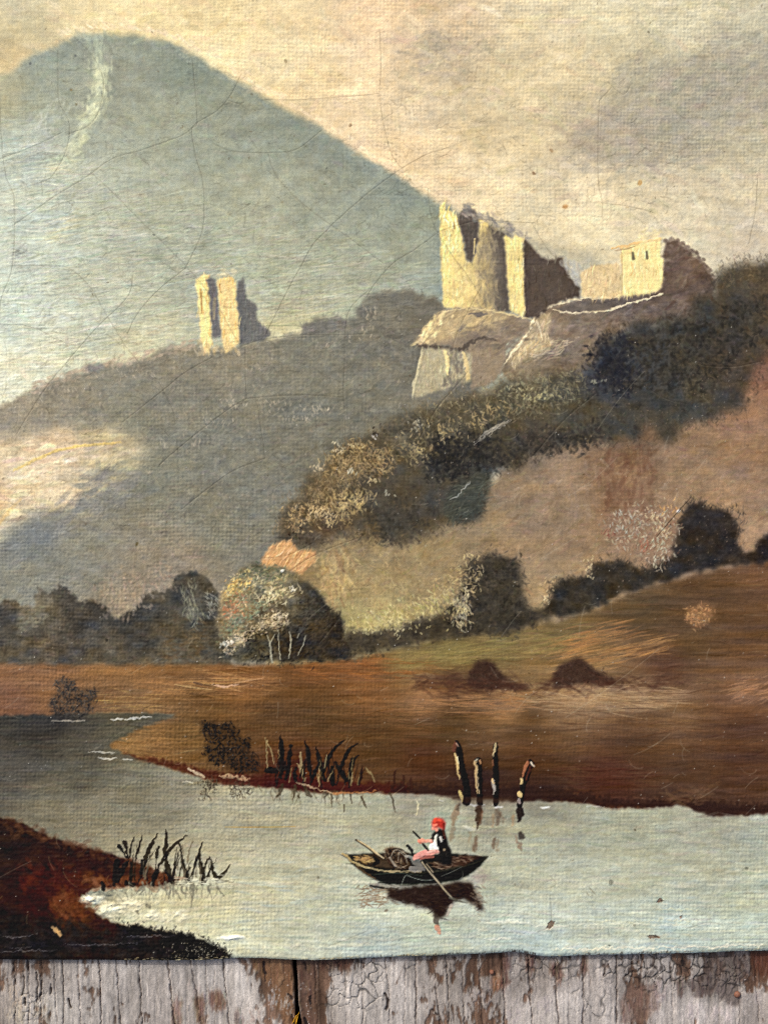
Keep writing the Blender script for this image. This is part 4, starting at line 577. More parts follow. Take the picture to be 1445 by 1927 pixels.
P.line(rp([(252,362),(330,410),(400,465),(450,492)]), [3.6,5.2,4.6,3.4], (66,54,42), .95, .5, OARA, .8); P.line(rp([(265,366),(335,408),(400,458),(440,486)]), [2,2.8,2.8,2], (190,166,118), .95, .5, None, .8)
# --- rower
wm = P.poly(rp([(772,315),(810,288),(848,290),(866,340),(880,400),(900,435),(900,530),(840,528),(800,500),(815,440),(770,420),(755,390)]), 1.1); P.paint(wm, (34,33,33), 1, MAN, .7); P.scatter(wm, 24, 7, 2, 1.4, [(50,46,44),(26,26,27),(64,52,46)], .015, .5, .2)
P.line(rp([(845,300),(856,350)]), [5,4], (84,50,38), .8); P.dab(*rp([(855,428)])[0], 4, 3, 0, A(156,126,84), .8, .3)
P.line(rp([(795,335),(785,375),(775,410),(800,428)]), [5,8,14,9], (214,208,186), .95, .7, None, 1.1, rag=1.6); P.line(rp([(825,345),(832,370)]), [5,4], (206,200,184), .85, .4)
P.line(rp([(758,425),(770,400),(800,420)]), [5,8,8], (224,218,196), .8, .4)
P.line(rp([(680,372),(700,362),(725,370),(760,372)]), [8,7,7,6], (206,134,108), .95, .7, MAN, 1, rag=1.4); P.line(rp([(678,365),(690,380)]), [5,6], (190,112,88), .8)
P.line(rp([(645,486),(690,462),(740,450),(800,442)]), [6,11,12,8], (206,128,112), .95, .7, MAN, 1.1, rag=1.6); P.line(rp([(690,490),(730,478),(775,476)]), [4,6,5], (164,84,68), .8); P.line(rp([(740,446),(790,436)]), [3,3], (228,168,150), .8, .4)
P.line(rp([(640,305),(665,330),(685,350)]), [3,4,3], (40,36,34), .95, .5); P.line(rp([(706,390),(725,412),(742,432)]), [4,5,3], (40,36,34), .95, .5)
P.line(rp([(775,285),(790,278),(800,295)]), [6,8,6], (196,112,90), .95, .6, MAN, 1.1); P.line(rp([(776,265),(772,288)]), [4,3], (214,140,116), .8)
P.paint(P.poly(rp([(766,250),(780,222),(808,210),(838,220),(858,250),(856,282),(838,292),(815,280),(795,275),(770,272)]), 1.0, 1), (172,46,34), 1, SCARF, .8)
P.line(rp([(785,240),(805,225),(830,235)]), [4,6,4], (206,66,42), .8, .4, rag=2); P.line(rp([(848,250),(848,285)]), [4,5], (124,42,34), .8); P.line(rp([(782,262),(800,258)]), [5,4], (226,120,92), .75, .3)
P.line(rp([(695,508),(740,570),(800,640),(850,700),(900,755),(930,770)]), [3.6,3.8,4.4,4.6,4.6,6], (62,54,44), .95, .5, OARB, .8); P.line(rp([(700,512),(745,572),(805,642),(855,704),(905,757)]), [2,2.2,2.8,2.6,2.2], (158,140,104), .95, .5, None, .8); P.line(rp([(890,755),(940,775),(1010,792)]), [5,4,1.5], (84,80,66), .8, .3); P.line(rp([(732,525),(775,582)]), [2,2], (150,126,92), .8)
P.scatter(P.poly(rp([(1040,600),(1130,590),(1140,640),(1060,650)]), 6), 40, 10, 3, .1, [(150,138,124),(140,130,116)], .02, .35)
# value scale of the photograph: lifts the mid tones of the colours noted by eye, slightly less chroma
def tone(c):
    L_ = (c * np.array([.3, .55, .15], np.float32)).sum(-1, keepdims=True)
    return L_ + (26 / 255) * np.clip((L_ - .2) / .17, 0, 1) + (8 / 255) * np.clip((L_ - .68) / .12, 0, 1) + (c - L_) * .94
P.c[:] = tone(P.c)
# broken colour: mottled foliage and earth, then crisper strokes
ml = np.full(P.lab.shape, .018, np.float32)
for k, a_ in ((RIDGE, .03), (HILL, .03), (SCRUB, .035), (TREES, .035), (ROCK, .05), (MEADOW, .024), (TREE, .06), (BUSHR, .06), (BUSHM, .08), (HEDGE, .08), (LAKE, .02), (MOUNT, .022), (BANK, .07), (CASTLE, .03), (BASTION, .03), (VALLEY, .03), (REFL, .06)): ml[P.lab == k] = a_
ml = P.blur(ml, 3); mo = P.noise(FULL, 30, 22, 4, .75); hu = P.noise(FULL, 24, 16, 3, .7)
st = np.where(P.lab == MEADOW, 1, 0).astype(np.float32); mo = mo * (1 - st) + st * (P.noise(FULL, 80, 6, 3, .7) + .5 * P.noise(FULL, 30, 3.4, 2))
P.c *= (1 + ml * mo * 1.5)[..., None]; P.c *= 1 + (ml * hu)[..., None] * np.array([.35, .2, -.35], np.float32)
us = np.ones(P.lab.shape, np.float32)
for k, a_ in ((SCRUB, .45), (HEDGE, .4), (BUSHR, .4), (BUSHM, .5), (MEADOW, .45), (HILL, .5), (TREES, .5), (RIDGE, .7), (REFL, .4), (BUSHL, .6)): us[P.lab == k] = a_
us = P.blur(us, 4)[..., None]
for r_, a_, lim in ((4, .4, .05), (16, .16, .03)):
    P.c += us * np.clip(np.stack([P.c[..., k] - P.blur(P.c[..., k], r_) for k in range(3)], -1) * a_, -lim, lim)
lit = (((P.lab == CASTLE) | (P.lab == TOWER) | (P.lab == HOUSE))[..., None] * np.clip((P.c.mean(-1, keepdims=True) - .5) / .15, 0, 1)).astype(np.float32)
P.c *= 1 + lit * np.array([.055, .05, .02], np.float32)
P.c[:] = np.clip(P.c, .01, 1)
# ------------------------------------------------------------ age: craquelure, scratches, specks, losses, with their sunlit rims put in as colour
CR = [[(0,140),(3,250),(12,330),(28,380),(24,500),(4,560),(0,600)],[(140,70),(175,105),(195,150),(190,200),(170,235),(130,252)],[(110,95),(110,150),(112,190),(130,230),(130,265),(118,300),(95,335),(70,345)],
 [(0,299),(40,285),(80,268),(120,248)],[(25,425),(60,400),(110,365),(160,335),(210,300),(260,285),(310,268),(350,252),(372,232),(410,208),(430,186),(445,160),(455,140)],[(362,110),(366,150),(372,230),(362,245),(368,290),(382,340),(385,390),(380,440),(352,500),(350,505)],
 [(172,325),(210,360),(260,410),(310,460),(350,500),(380,535),(410,575),(440,630),(455,652)],[(462,652),(462,700),(464,750)],[(455,652),(490,640),(560,631),(648,630),(700,628)],[(648,880),(650,800),(646,740),(648,690),(650,620),(660,580),(695,545)],
 [(605,245),(560,280),(510,288),(440,285),(400,270)],[(430,190),(450,195),(460,192)],[(505,290),(520,330),(560,375),(610,415),(660,450),(720,495)],[(620,430),(590,460),(565,505),(545,540),(520,590),(500,630)],[(620,428),(660,392),(695,362),(730,335),(760,315),(800,292),(845,278)],
 [(715,60),(717,130),(714,175),(722,235),(735,285),(748,308),(757,318)],[(500,187),(560,188),(640,182),(715,176)],[(820,440),(780,470),(740,495),(705,535),(690,560)],[(805,355),(808,390),(815,420),(823,438)],[(823,438),(850,428),(900,415),(960,418),(1010,420)],[(823,440),(850,480),(880,520),(905,560)],
 [(1127,190),(1125,230),(1124,300),(1126,350),(1133,385),(1131,410)],[(1127,190),(1150,165)],[(1143,155),(1172,178),(1185,160)],[(1131,383),(1180,388),(1230,400)],[(905,540),(880,585),(862,620),(850,660)],[(1000,420),(1030,470),(1060,500),(1080,540)],
 [(780,840),(820,770),(850,735),(880,700)],[(464,750),(430,770),(390,800),(340,840),(300,875)],[(230,795),(300,740),(350,700),(400,672)],[(464,750),(520,745),(580,743),(648,748)],[(500,862),(440,885),(390,920),(340,960)],[(250,520),(240,560),(180,620),(120,690),(80,740),(30,820)],[(24,500),(80,500),(130,505),(170,540),(200,590),(240,655),(270,690)],[(350,505),(300,545),(260,590),(240,630)],[(0,610),(60,615),(110,640),(140,650)],
 [(300,720),(325,770),(330,800)],[(484,760),(495,830),(498,865)],[(1120,640),(1180,700),(1240,745),(1290,760)],[(1060,700),(1100,745),(1148,790)],[(1425,330),(1420,400),(1408,460)],[(1260,630),(1300,680),(1370,690),(1430,680)],[(545,1075),(600,1040),(680,1010)],[(490,1050),(540,1045),(590,1020)],[(1000,860),(1060,790),(1120,740)],[(600,1210),(640,1160)],
 [(1011,1754),(1025,1748),(1040,1740),(1072,1733)],[(1034,1685),(1037,1715),(1038,1760)],[(1034,1648),(1046,1663),(1036,1670)],[(1144,1750),(1146,1764)],[(820,1810),(850,1795)],[(690,1750),(650,1765),(620,1775)],[(1280,1755),(1330,1738),(1360,1745)]]
CRW = [1.0] * len(CR)
crk = P.hair([dense(c, .8, .25, rng) for c in CR], .22)
lipl = P.hair([dense(c, .8, 0, rng) + np.array([1.7, 1.7], np.float32) for c in CR], .16)  # crack lips on the lower right: caught sunlight painted into the colour
fine = []
for (x0, x1, y0, y1, n, sl) in [(0,840,250,660,620,.0),(700,1300,180,440,260,.05),(0,460,80,300,90,.2),(0,700,660,1000,260,-.1),(0,240,800,1000,90,-.2),(850,1445,480,800,70,.2),(1130,1445,50,400,60,.0),(0,500,1000,1250,60,-.1),(400,900,60,200,50,.1)]:
    for _ in range(n):
        x, y = rng.uniform(x0, x1), rng.uniform(y0, y1); L = rng.uniform(5, 30); a = rng.normal(sl, .35) + (1.5 if rng.random() < .12 else 0); b = rng.normal(0, .4)
        t = np.arange(0, L, .8); fine.append(np.column_stack([x + t * np.cos(a + b * t / L), y + t * np.sin(a + b * t / L) + np.sin(t * .5 + x) * .7]))
fmap = P.hair(fine, .15)
scr = []
for (x, y, L, a) in [(1105,1500,150,2.2),(1420,1515,180,2.35),(1130,1640,90,2.5),(1300,1560,90,2.4),(1000,1640,90,2.55),(1250,1665,60,2.3),(1185,1635,60,2.6),(940,1550,40,2.4),(1260,1380,80,2.4),(1010,1300,60,2.6),(1240,1220,220,2.45),(1100,1140,60,1.9),(980,1150,60,2.3),(300,1240,60,2.75),(120,1640,40,1.2),(220,1665,60,2.6),(900,1545,190,2.75),(760,1480,60,2.5),(1085,1010,80,2.6),(1330,860,60,2.2),(700,1480,30,2.5),(640,1120,80,2.6),(1160,860,120,2.3),(1210,700,140,2.35),(350,1520,200,2.9),(60,1620,70,2.7),(1350,1480,40,2.5)]:
    t = np.arange(0, L, .8); b = rng.normal(0, .15); scr.append(np.column_stack([x + t * np.cos(a + b * t / L), y + t * np.sin(a + b * t / L)]))
for _ in range(190):
    x, y = rng.uniform(0, 1445), rng.uniform(700, 1800); L = rng.uniform(5, 34); a = rng.normal(2.4, .5); b = rng.normal(0, .8); t = np.arange(0, L, .8)
    scr.append(np.column_stack([x + t * np.cos(a + b * t / L), y + t * np.sin(a + b * t / L)]))
smap = P.hair(scr, .2)
P.c *= (1 - (.46 * crk + .45 * fmap))[..., None] + (np.array([.1, .07, .03], np.float32) * (crk + fmap)[..., None]) * .5
P.c += (np.array([.86, .82, .72], np.float32) - P.c) * (lipl * .32 + smap * .5)[..., None]
cup = P.blur(np.minimum(crk * 3, 1), 9); P.h += cup * 6.0 + P.blur(crk, 22) * 22.0      # paint cupping up to the cracks
P.h -= crk * .7 + fmap * .1
for _ in range(520): P.dab(rng.uniform(0, 1445), rng.uniform(600, 1800), rng.uniform(1, 2.2), 1.2, rng.random() * 3, A(214,208,196) + rng.normal(0, .05), rng.uniform(.25, .8), .4)
for _ in range(420): P.dab(rng.uniform(0, 1445), rng.uniform(0, 1800), rng.uniform(1.2, 3.0), 1.4, rng.random() * 3, A(84,68,48) + rng.normal(0, .04), rng.uniform(.2, .6))
for _ in range(1100): P.dab(rng.uniform(820, 1445), rng.uniform(700, 1100), rng.uniform(1, 2.4), 1.2, 2.4, A(196,166,142) + rng.normal(0, .05), rng.uniform(.1, .5), .2)
for _ in range(24): P.dab(rng.uniform(0, 1445), rng.uniform(0, 700), rng.uniform(2, 5), 2, rng.random() * 3, A(150,122,76) + rng.normal(0, .04), rng.uniform(.2, .4))
for x, y, l, c in [(59,121,4,(84,90,92)),(143,107,4,(84,90,92)),(136,171,4,(128,108,70)),(145,197,4,(116,106,76)),(538,116,5,(140,118,82)),(660,236,5,(130,100,70)),(1064,389,6,(180,120,60)),(1205,345,6,(196,140,70)),(1005,327,5,(110,76,50)),(1038,284,5,(150,116,80)),(1146,1781-0,3,(30,26,24)),(616,318,3,(80,84,78)),(290,442,3,(84,88,84)),(258,1036-12,5,(96,82,44)),(203,1206,4,(30,28,26)),(1405,1635,5,(90,92,80)),(1150,1661,6,(104,104,90)),(1195,1600-37,4,(94,84,66)),(600,1655-3,4,(110,100,80)),(728,1714,5,(100,84,66))]:
    P.dab(x, y, l, l * .7, rng.random() * 3, A(*c), .75, -.1)
for x, y in [(1110,1672),(1118,1680),(1106,1684),(1113,1676)]: P.dab(x, y, 7, 2, .8, A(116,104,80), .4)
LOSS = [[(1030,1738),(1036,1732),(1044,1734),(1040,1742),(1034,1748),(1027,1746)],[(1234,1698),(1240,1690),(1246,1692),(1246,1699)],[(1217,1764),(1224,1762),(1238,1763),(1240,1768),(1222,1769)],[(1278,1727),(1283,1724),(1281,1730)]]
for q in LOSS:
    r = P.poly(q, .8, .8); P.paint(r, (112,94,80), .85, None, -1.2); P.scatter(r, 10, 2, 1.2, 0, [(40,30,28),(150,130,116),(120,80,60)], .03, .8, .4)
    P.line([(q[-1][0] - 2, q[-1][1] + 2), (q[-1][0] + 8, q[-1][1] + 3)], [1,2.4], (226,216,190), .8, .3)  # bright lower rim of the loss, sunlight painted as colour
# bottom edge: gesso chips and thin dark threads along the fold
def edge_y(x):
    return np.interp(x, [-200,0,100,300,380,430,450,500,550,600,650,700,800,900,945,960,985,1010,1030,1060,1100,1200,1300,1350,1380,1445,1645], [1806,1806,1807,1807,1806,1803.5,1802,1803,1806,1807,1805,1802,1799,1795,1793,1791,1793,1798,1800,1799,1797,1795,1793,1791,1789,1788,1786]).astype(np.float32)
for _ in range(190):
    x = rng.choice([rng.uniform(540,680), rng.uniform(1020,1440), rng.uniform(230,430), rng.uniform(740,830)]); P.dab(x, 1799 + rng.normal(0, 1.6), 4, 1.8, .05, A(214,192,144) + rng.normal(0, .05), rng.uniform(.3, .8), .3)
for _ in range(120):
    x = rng.choice([rng.uniform(1080,1300), rng.uniform(700,960), rng.uniform(960,1010)]); P.dab(x, 1799 + rng.normal(0, 1.2), 3, 1.2, 1.5, A(60,48,42), rng.uniform(.3, .7))
# grain of old varnish, weave of the linen
g = rng.normal(0, 1, (P.H, P.W)).astype(np.float32); g = (g + P.blur(g, 1.6) * 2.2)
n1 = P.noise(FULL, 7, 7, 2); n2 = P.noise(FULL, 3.4, 3.4)
P.c *= 1 + (.014 * g + .026 * n1 + .02 * n2)[..., None]
P.c *= 1 + (P.noise(FULL, 9, 9, 2) * .014)[..., None] * np.array([1, .2, -1], np.float32)
X, Y = P.xy(FULL)
wx = P.noise(FULL, 90, 160, 2) * 5 + P.noise(FULL, 16, 50, 2) * 1.3; wy = P.noise(FULL, 160, 90, 2) * 5 + P.noise(FULL, 50, 16, 2) * 1.3
rowa = 1 + .5 * rng.normal(0, 1, P.H).astype(np.float32)[:, None] * .6
fx = 2 * np.pi * (X + wx) / 7.4; fy = 2 * np.pi * (Y + wy) / 7.6
weave = .40 * np.cos(fx) * (1 + .35 * np.cos(fy * .5)) + .46 * np.cos(fy) * (1 + .35 * np.cos(fx * .5)) + .08 * np.sin(fx) * np.sin(fy)
weave *= np.clip(.9 + .6 * P.noise(FULL, 12, 12, 2) + .5 * P.noise(FULL, 120, 90, 2), .15, 2)
thr = P.noise(FULL, 6.5, 60, 2) * .35 + P.noise(FULL, 60, 6.5, 2) * .35
grit = P.noise(FULL, 7, 7, 3, .7)
amp = P.field(FULL, [(100,200,(50,)*3),(400,350,(44,)*3),(700,450,(44,)*3),(300,600,(50,)*3),(900,100,(110,)*3),(1200,100,(135,)*3),(1400,60,(140,)*3),(1200,300,(110,)*3),(500,60,(90,)*3),(900,300,(84,)*3),(200,1150,(200,)*3),(400,1150,(180,)*3),(200,1000,(150,)*3),(100,850,(90,)*3),(500,800,(95,)*3),(300,1280,(170,)*3),(600,1300,(120,)*3),(200,1450,(210,)*3),(400,1520,(190,)*3),(300,1600,(170,)*3),(700,1600,(120,)*3),(1100,1600,(90,)*3),(1300,1400,(70,)*3),(1200,1100,(60,)*3),(1100,900,(64,)*3),(900,1250,(64,)*3),(700,1000,(90,)*3),(1000,650,(74,)*3),(1300,650,(60,)*3),(600,1760,(160,)*3),(1000,1770,(150,)*3),(1350,1770,(150,)*3),(900,1450,(80,)*3),(100,1700,(110,)*3),(550,1150,(130,)*3)], 60, 0)[..., 0]
P.h += amp * (weave * .64 + thr * .5 + grit * .48 + P.noise(FULL, 3.6, 3.6) * .16)
w_, mm_ = m_; P.h[w_] += mm_ * (P.noise(w_, 46, 3.4, 2) * .13 + P.noise(w_, 20, 2.8) * .07)      # dragged brush ridges in the mountain's lower part
P.h += P.noise(FULL, 260, 200, 2) * 1.6 + P.noise(FULL, 60, 40) * .22      # slack canvas
print("painted", round(time.time() - T0, 1))
# ------------------------------------------------------------ the boards under the painting
B = Painter(-260, 1705, 1740, 2012, 1.7, 5)
br = B.rng; BF = B.full()
bf = B.field(BF, [(0,1830,(132,108,98)),(0,1900,(130,108,96)),(45,1830,(136,116,106)),(50,1890,(160,146,134)),(90,1840,(132,110,98)),(110,1890,(162,152,140)),(140,1850,(142,124,114)),(170,1840,(156,140,132)),(200,1880,(152,138,132)),(240,1830,(158,144,138)),(300,1850,(150,132,124)),(320,1900,(142,124,118)),
 (350,1830,(152,138,134)),(400,1840,(158,146,142)),(420,1900,(150,134,128)),(460,1850,(156,146,142)),(450,1910,(164,146,138)),(500,1900,(164,150,144)),(500,1830,(140,112,92)),(520,1850,(122,90,66)),(535,1880,(112,84,66)),(580,1830,(92,68,56)),(590,1880,(100,78,66)),(620,1815,(104,80,68)),(640,1850,(146,132,126)),(690,1880,(158,146,142)),(720,1840,(150,136,130)),
 (760,1870,(148,134,128)),(790,1840,(126,106,96)),(830,1860,(116,96,86)),(880,1840,(108,86,76)),(880,1900,(128,110,102)),(930,1850,(106,82,72)),(960,1850,(120,98,90)),(985,1900,(150,134,130)),(1020,1830,(122,98,88)),(1060,1830,(130,110,104)),(1070,1890,(158,146,144)),(1110,1840,(138,118,112)),(1130,1900,(148,132,128)),(1180,1850,(126,106,98)),(1200,1900,(118,92,82)),
 (1250,1830,(124,106,102)),(1240,1890,(142,126,124)),(1300,1830,(108,92,88)),(1330,1860,(98,84,80)),(1300,1900,(150,136,136)),(1360,1900,(148,134,132)),(1400,1860,(124,106,100)),(1420,1820,(96,62,50)),(1430,1900,(120,98,90)),(1390,1830,(104,78,70))], 16, .03, 8, 60)
B.c[:] = bf
fibre = B.noise(BF, 3.6, 90, 2) * .5 + B.noise(BF, 9, 200, 2) * .5
B.c *= (1 + .16 * fibre)[..., None]
# paint left on bare brown wood: flakes with ragged rims, geometry 0.1 mm thick
fl = B.noise(BF, 26, 60, 3, .6) + .55 * B.noise(BF, 7, 22, 2)
XB, YB = B.xy(BF)
bias = B.field(BF, [(0,1860,(90,)*3),(100,1830,(95,)*3),(150,1880,(150,)*3),(300,1850,(160,)*3),(450,1860,(200,)*3),(520,1830,(30,)*3),(540,1870,(40,)*3),(590,1850,(40,)*3),(680,1870,(210,)*3),(640,1812,(60,)*3),(830,1850,(70,)*3),(900,1850,(60,)*3),(985,1880,(140,)*3),(1060,1870,(170,)*3),(1120,1850,(165,)*3),(1200,1890,(90,)*3),(1280,1900,(190,)*3),(1330,1850,(80,)*3),(1370,1900,(180,)*3),(1430,1820,(30,)*3)], 18, 0)[..., 0]
raw = fl * .5 + B.noise(BF, 3.4, 8, 2) * .22 + (bias - .29) * 2.2
flake = np.clip(raw * 4 + .5, 0, 1); dirt = np.clip(B.noise(BF, 34, 60, 3, .6) * .8 + .35, 0, 1)
wood = np.array([106, 80, 64], np.float32) / 255 * (1 + .30 * fibre + .12 * B.noise(BF, 2.6, 30))[..., None]
pale = np.array([185, 177, 170], np.float32) / 255 * (1 + .08 * fibre + .05 * B.noise(BF, 5, 9, 2) - .12 * dirt)[..., None]
lum = bf.mean(-1, keepdims=True); rel = lum / B.blur(lum[..., 0], 60)[..., None]
flk = flake[..., None]; mixc = wood * (1 - flk) + pale * flk
B.c = (mixc * np.clip(rel, .8, 1.15) * .76 + B.c * .24).astype(np.float32)
rim = np.clip(1 - np.abs(raw) * 6, 0, 1); B.c *= (1 - .22 * rim)[..., None]
B.h += flake * 1.6 + fibre * .9
for _ in range(900):
    x, y = br.uniform(-250, 1700), br.uniform(1790, 2000); B.dab(x, y, br.uniform(4, 22), 1.7, 1.57 + br.normal(0, .06), B.c[int((y - B.y0) / B.st), int((x - B.x0) / B.st)] * br.choice([.68, .8, 1.14, 1.22]), .6, br.normal(0, .4))
def bl(pts, w, c, a, h=0.): B.line(pts, w, c, a, h, None, .9, rag=1.2)
for q, c, a in [([(466,1800),(552,1800),(553,1850),(556,1930),(530,1930),(524,1900),(512,1880),(508,1850),(496,1842),(486,1826),(470,1812)], (124,92,68), .85), ([(566,1800),(604,1800),(600,1840),(594,1900),(600,1930),(568,1930)], (104,80,68), .75), ([(608,1800),(670,1800),(664,1814),(640,1824),(622,1816),(610,1822)], (88,62,52), .85),
    ([(992,1795),(1010,1795),(1008,1826),(994,1820)], (98,68,56), .8), ([(1036,1812),(1056,1815),(1058,1842),(1046,1850),(1040,1830)], (102,72,58), .8), ([(1090,1795),(1106,1795),(1104,1826),(1094,1830)], (94,66,54), .8), ([(1408,1790),(1450,1790),(1455,1838),(1430,1836),(1412,1812)], (92,58,46), .85), ([(945,1795),(956,1800),(958,1850),(946,1860)], (88,62,52), .8),
    ([(1320,1796),(1400,1796),(1410,1830),(1396,1850),(1392,1890),(1370,1890),(1340,1870),(1310,1880),(1290,1850),(1330,1830)], (96,84,80), .7), ([(1180,1862),(1240,1850),(1236,1900),(1210,1920),(1170,1930),(1165,1890)], (124,100,90), .6), ([(395,1868),(420,1868),(424,1890),(410,1900),(398,1888)], (110,78,62), .85), ([(365,1880),(384,1876),(388,1930),(376,1930)], (106,76,58), .8), ([(440,1910),(452,1908),(456,1924),(446,1928)], (96,80,72), .8),
    ([(926,1838),(938,1832),(942,1856),(930,1862)], (128,86,58), .8), ([(326,1886),(342,1884),(340,1930),(326,1930)], (116,88,72), .6), ([(1268,1846),(1288,1844),(1290,1860),(1280,1866)], (84,66,58), .8)]:
    r = B.poly(q, 2, 5, 10); B.paint(r, c, a, None, -.8); B.scatter(r, 60, 14, 1.6, 1.57, None, .04, .6, .3, .05)
for x, y, n, c in [(35,1880,60,(186,166,146)),(35,1912,70,(190,176,156)),(80,1905,60,(176,164,148)),(368,1866,12,(200,180,172)),(516,1874,30,(186,180,178)),(545,1886,30,(190,186,182)),(1300,1905,50,(186,172,172)),(1370,1912,50,(192,178,176)),(970,1905,40,(186,172,170)),(1340,1910,40,(186,172,170)),(1030,1890,40,(172,160,160)),(895,1880,40,(168,156,152)),(915,1870,30,(160,148,144)),(1240,1870,40,(156,140,140)),(1420,1880,40,(168,156,154)),(480,1920,50,(178,158,148))]:  # pale paint patches, with sun glints drawn as colour among them
    for _ in range(n): B.dab(x + br.normal(0, 9), y + br.normal(0, 12), br.uniform(2, 9), 2, 1.57 + br.normal(0, .2), A(*c) + br.normal(0, .03), .55, .3)
for _ in range(120): B.dab(br.choice([br.uniform(505,560), br.uniform(570,600), br.uniform(840,1000), br.uniform(1380,1440), br.uniform(60,120), br.uniform(320,420)]), br.uniform(1830, 1930), 2.4, 1.2, 1.6, A(200,192,188), br.uniform(.3, .9), .3)
# long weather cracks along the grain
GR = [(25,26,1.6,1),(53,56,1.6,1),(80,82,1.4,1),(103,104,1.2,.8),(116,119,1.8,1),(148,150,1.6,1),(187,191,2.2,1),(219,227,2.0,1),(262,269,2.4,1),(317,326,2.6,1),(358,372,2.0,.9),(386,388,1.2,.6),(403,403,1,.5),(424,433,2.2,1),(508,510,1.2,.6),(597,598,1.8,.9),(626,627,1,.6),(651,652,1,.6),(680,680,1.4,.8),(728,731,1.6,.9),(784,786,2.4,1),(762,763,1.2,.6),(810,818,2.0,1),(839,843,2.2,1),(870,873,1.6,1),(901,908,2.2,1),(942,947,2.0,1),
 (992,998,2.6,1),(1042,1046,2.0,1),(1098,1095,3.0,.8),(1070,1072,1.0,.5),(1158,1162,3.0,1),(1265,1268,1.2,.5),(1385,1388,1.2,.7),(1348,1350,1,.5),(1420,1424,1.4,.6),(1180,1184,1,.4),(1215,1220,1,.5)]
for x in list(np.arange(-250, 0, 33)) + list(np.arange(1460, 1700, 41)): GR.append((x, x + 4, 1.6, .9))
for xa, xb, wd, a in GR:
    sl = (xb - xa) / 100.0; ys = np.arange(1735, 2020, 14.0); xs = xa + sl * (ys - 1806) + np.cumsum(br.normal(0, .7, len(ys)))
    B.line(np.column_stack([xs, ys]), wd * br.uniform(.2, 1.15, len(ys)) + .25, (66,53,47), .72 * a, -3.6 * a, None, .8, rag=1.2)
    B.line(np.column_stack([xs + wd + 1.2, ys]), 1.4, (182,168,160), .22 * a, .5, None, .8, rag=2)  # pale line right of the crack: its sunlit wall painted in
for pts, w_ in [([(76,1836),(79,1860),(74,1880)], 2.2), ([(44,1828),(47,1850),(43,1872)], 2), ([(70,1830),(72,1856),(70,1885)], 2.2), ([(98,1852),(96,1870)], 2.6), ([(48,1878),(49,1890)], 4), ([(130,1880),(136,1896)], 4), ([(497,1812),(498,1832)], 5), ([(500,1834),(498,1846)], 2), ([(580,1812),(582,1826)], 2.6), ([(586,1876),(588,1890)], 4), ([(546,1880),(540,1872)], 4), ([(724,1870),(730,1884),(726,1900)], 4), ([(1176,1838),(1186,1830)], 2), ([(545,1910),(552,1930)], 3), ([(573,1918),(576,1930)], 5), ([(812,1900),(824,1910)], 2)]:
    bl(pts, w_, (40,30,25), .85, -3)
# crackled old paint: cells between curling rims
def crackle(x0, x1, y0, y1, cell, a, sy=1.3):
    w = B.win(x0, y0, x1, y1); X, Y = B.xy(w)
    X = X + 6 * B.noise(w, 18, 18, 2); Y = Y + 6 * B.noise(w, 18, 18, 2)
    nx = int((x1 - x0) / cell) + 4; ny = int((y1 - y0) / (cell * sy)) + 4
    d1 = np.full(X.shape, 1e9, np.float32); d2 = d1.copy()
    for i in range(-1, nx):
        for j in range(-1, ny):
            px, py = x0 + (i + br.random()) * cell, y0 + (j + br.random()) * cell * sy
            d = np.hypot(X - px, (Y - py) / sy); m = d < d1
            d2 = np.where(m, d1, np.minimum(d2, d)); d1 = np.where(m, d, d1)
    e = np.clip(1 - (d2 - d1) / (2.2 + 1.6 * B.noise(w, 30, 30)), 0, 1)
    Xe = np.clip(np.minimum(X - x0, x1 - X) / 30, 0, 1) * np.clip((y1 - Y) / 20, 0, 1) * np.clip(.75 + B.noise(w, 40, 30, 2), 0, 1)
    e = e * Xe * a * 1.15; e = np.clip(e, 0, 1); B.c[w] = B.c[w] * (1 - e[..., None] * .5); B.h[w] -= e * 2.2; B.h[w] += np.clip((d2 - d1) / 9, 0, 1) * Xe * .4
crackle(595, 740, 1800, 1905, 22, 1, 1.0); crackle(740, 830, 1800, 1840, 15, .9); crackle(1110, 1350, 1795, 1875, 17, 1.1, 1.4); crackle(945, 1110, 1800, 1850, 16, .8); crackle(1060, 1160, 1830, 1930, 24, .7, 1.5); crackle(20, 130, 1865, 1930, 14, .6); crackle(1330, 1420, 1800, 1890, 12, .8)
for pts in [[(742,1853),(752,1835),(760,1815),(768,1803)], [(845,1800),(852,1815),(860,1822)], [(1166,1796),(1170,1812)], [(556,1878),(564,1862),(572,1850)]]: B.line(pts, 1.3, (140,126,118), .7, .6)
for _ in range(26):
    x = br.uniform(1200, 1340); y = br.uniform(1800, 1850); B.dab(x, y, br.uniform(3, 9), 3.5, br.random() * 3, A(58,50,48), br.uniform(.3, .7), -.6)
for _ in range(40): B.dab(br.normal(945,120), br.uniform(1798, 1812), br.uniform(6, 16), 3, 1.57, A(76,56,46), br.uniform(.2, .55), -.2)
# random grain and low relief over the whole boards
gb = br.normal(0, 1, (B.H, B.W)).astype(np.float32); B.c *= (1 + .05 * gb + .05 * B.noise(BF, 4, 8, 2))[..., None]
B.h += B.noise(BF, 5, 14, 2) * .35 + B.noise(BF, 60, 200) * 1.2
print("boards", round(time.time() - T0, 1))

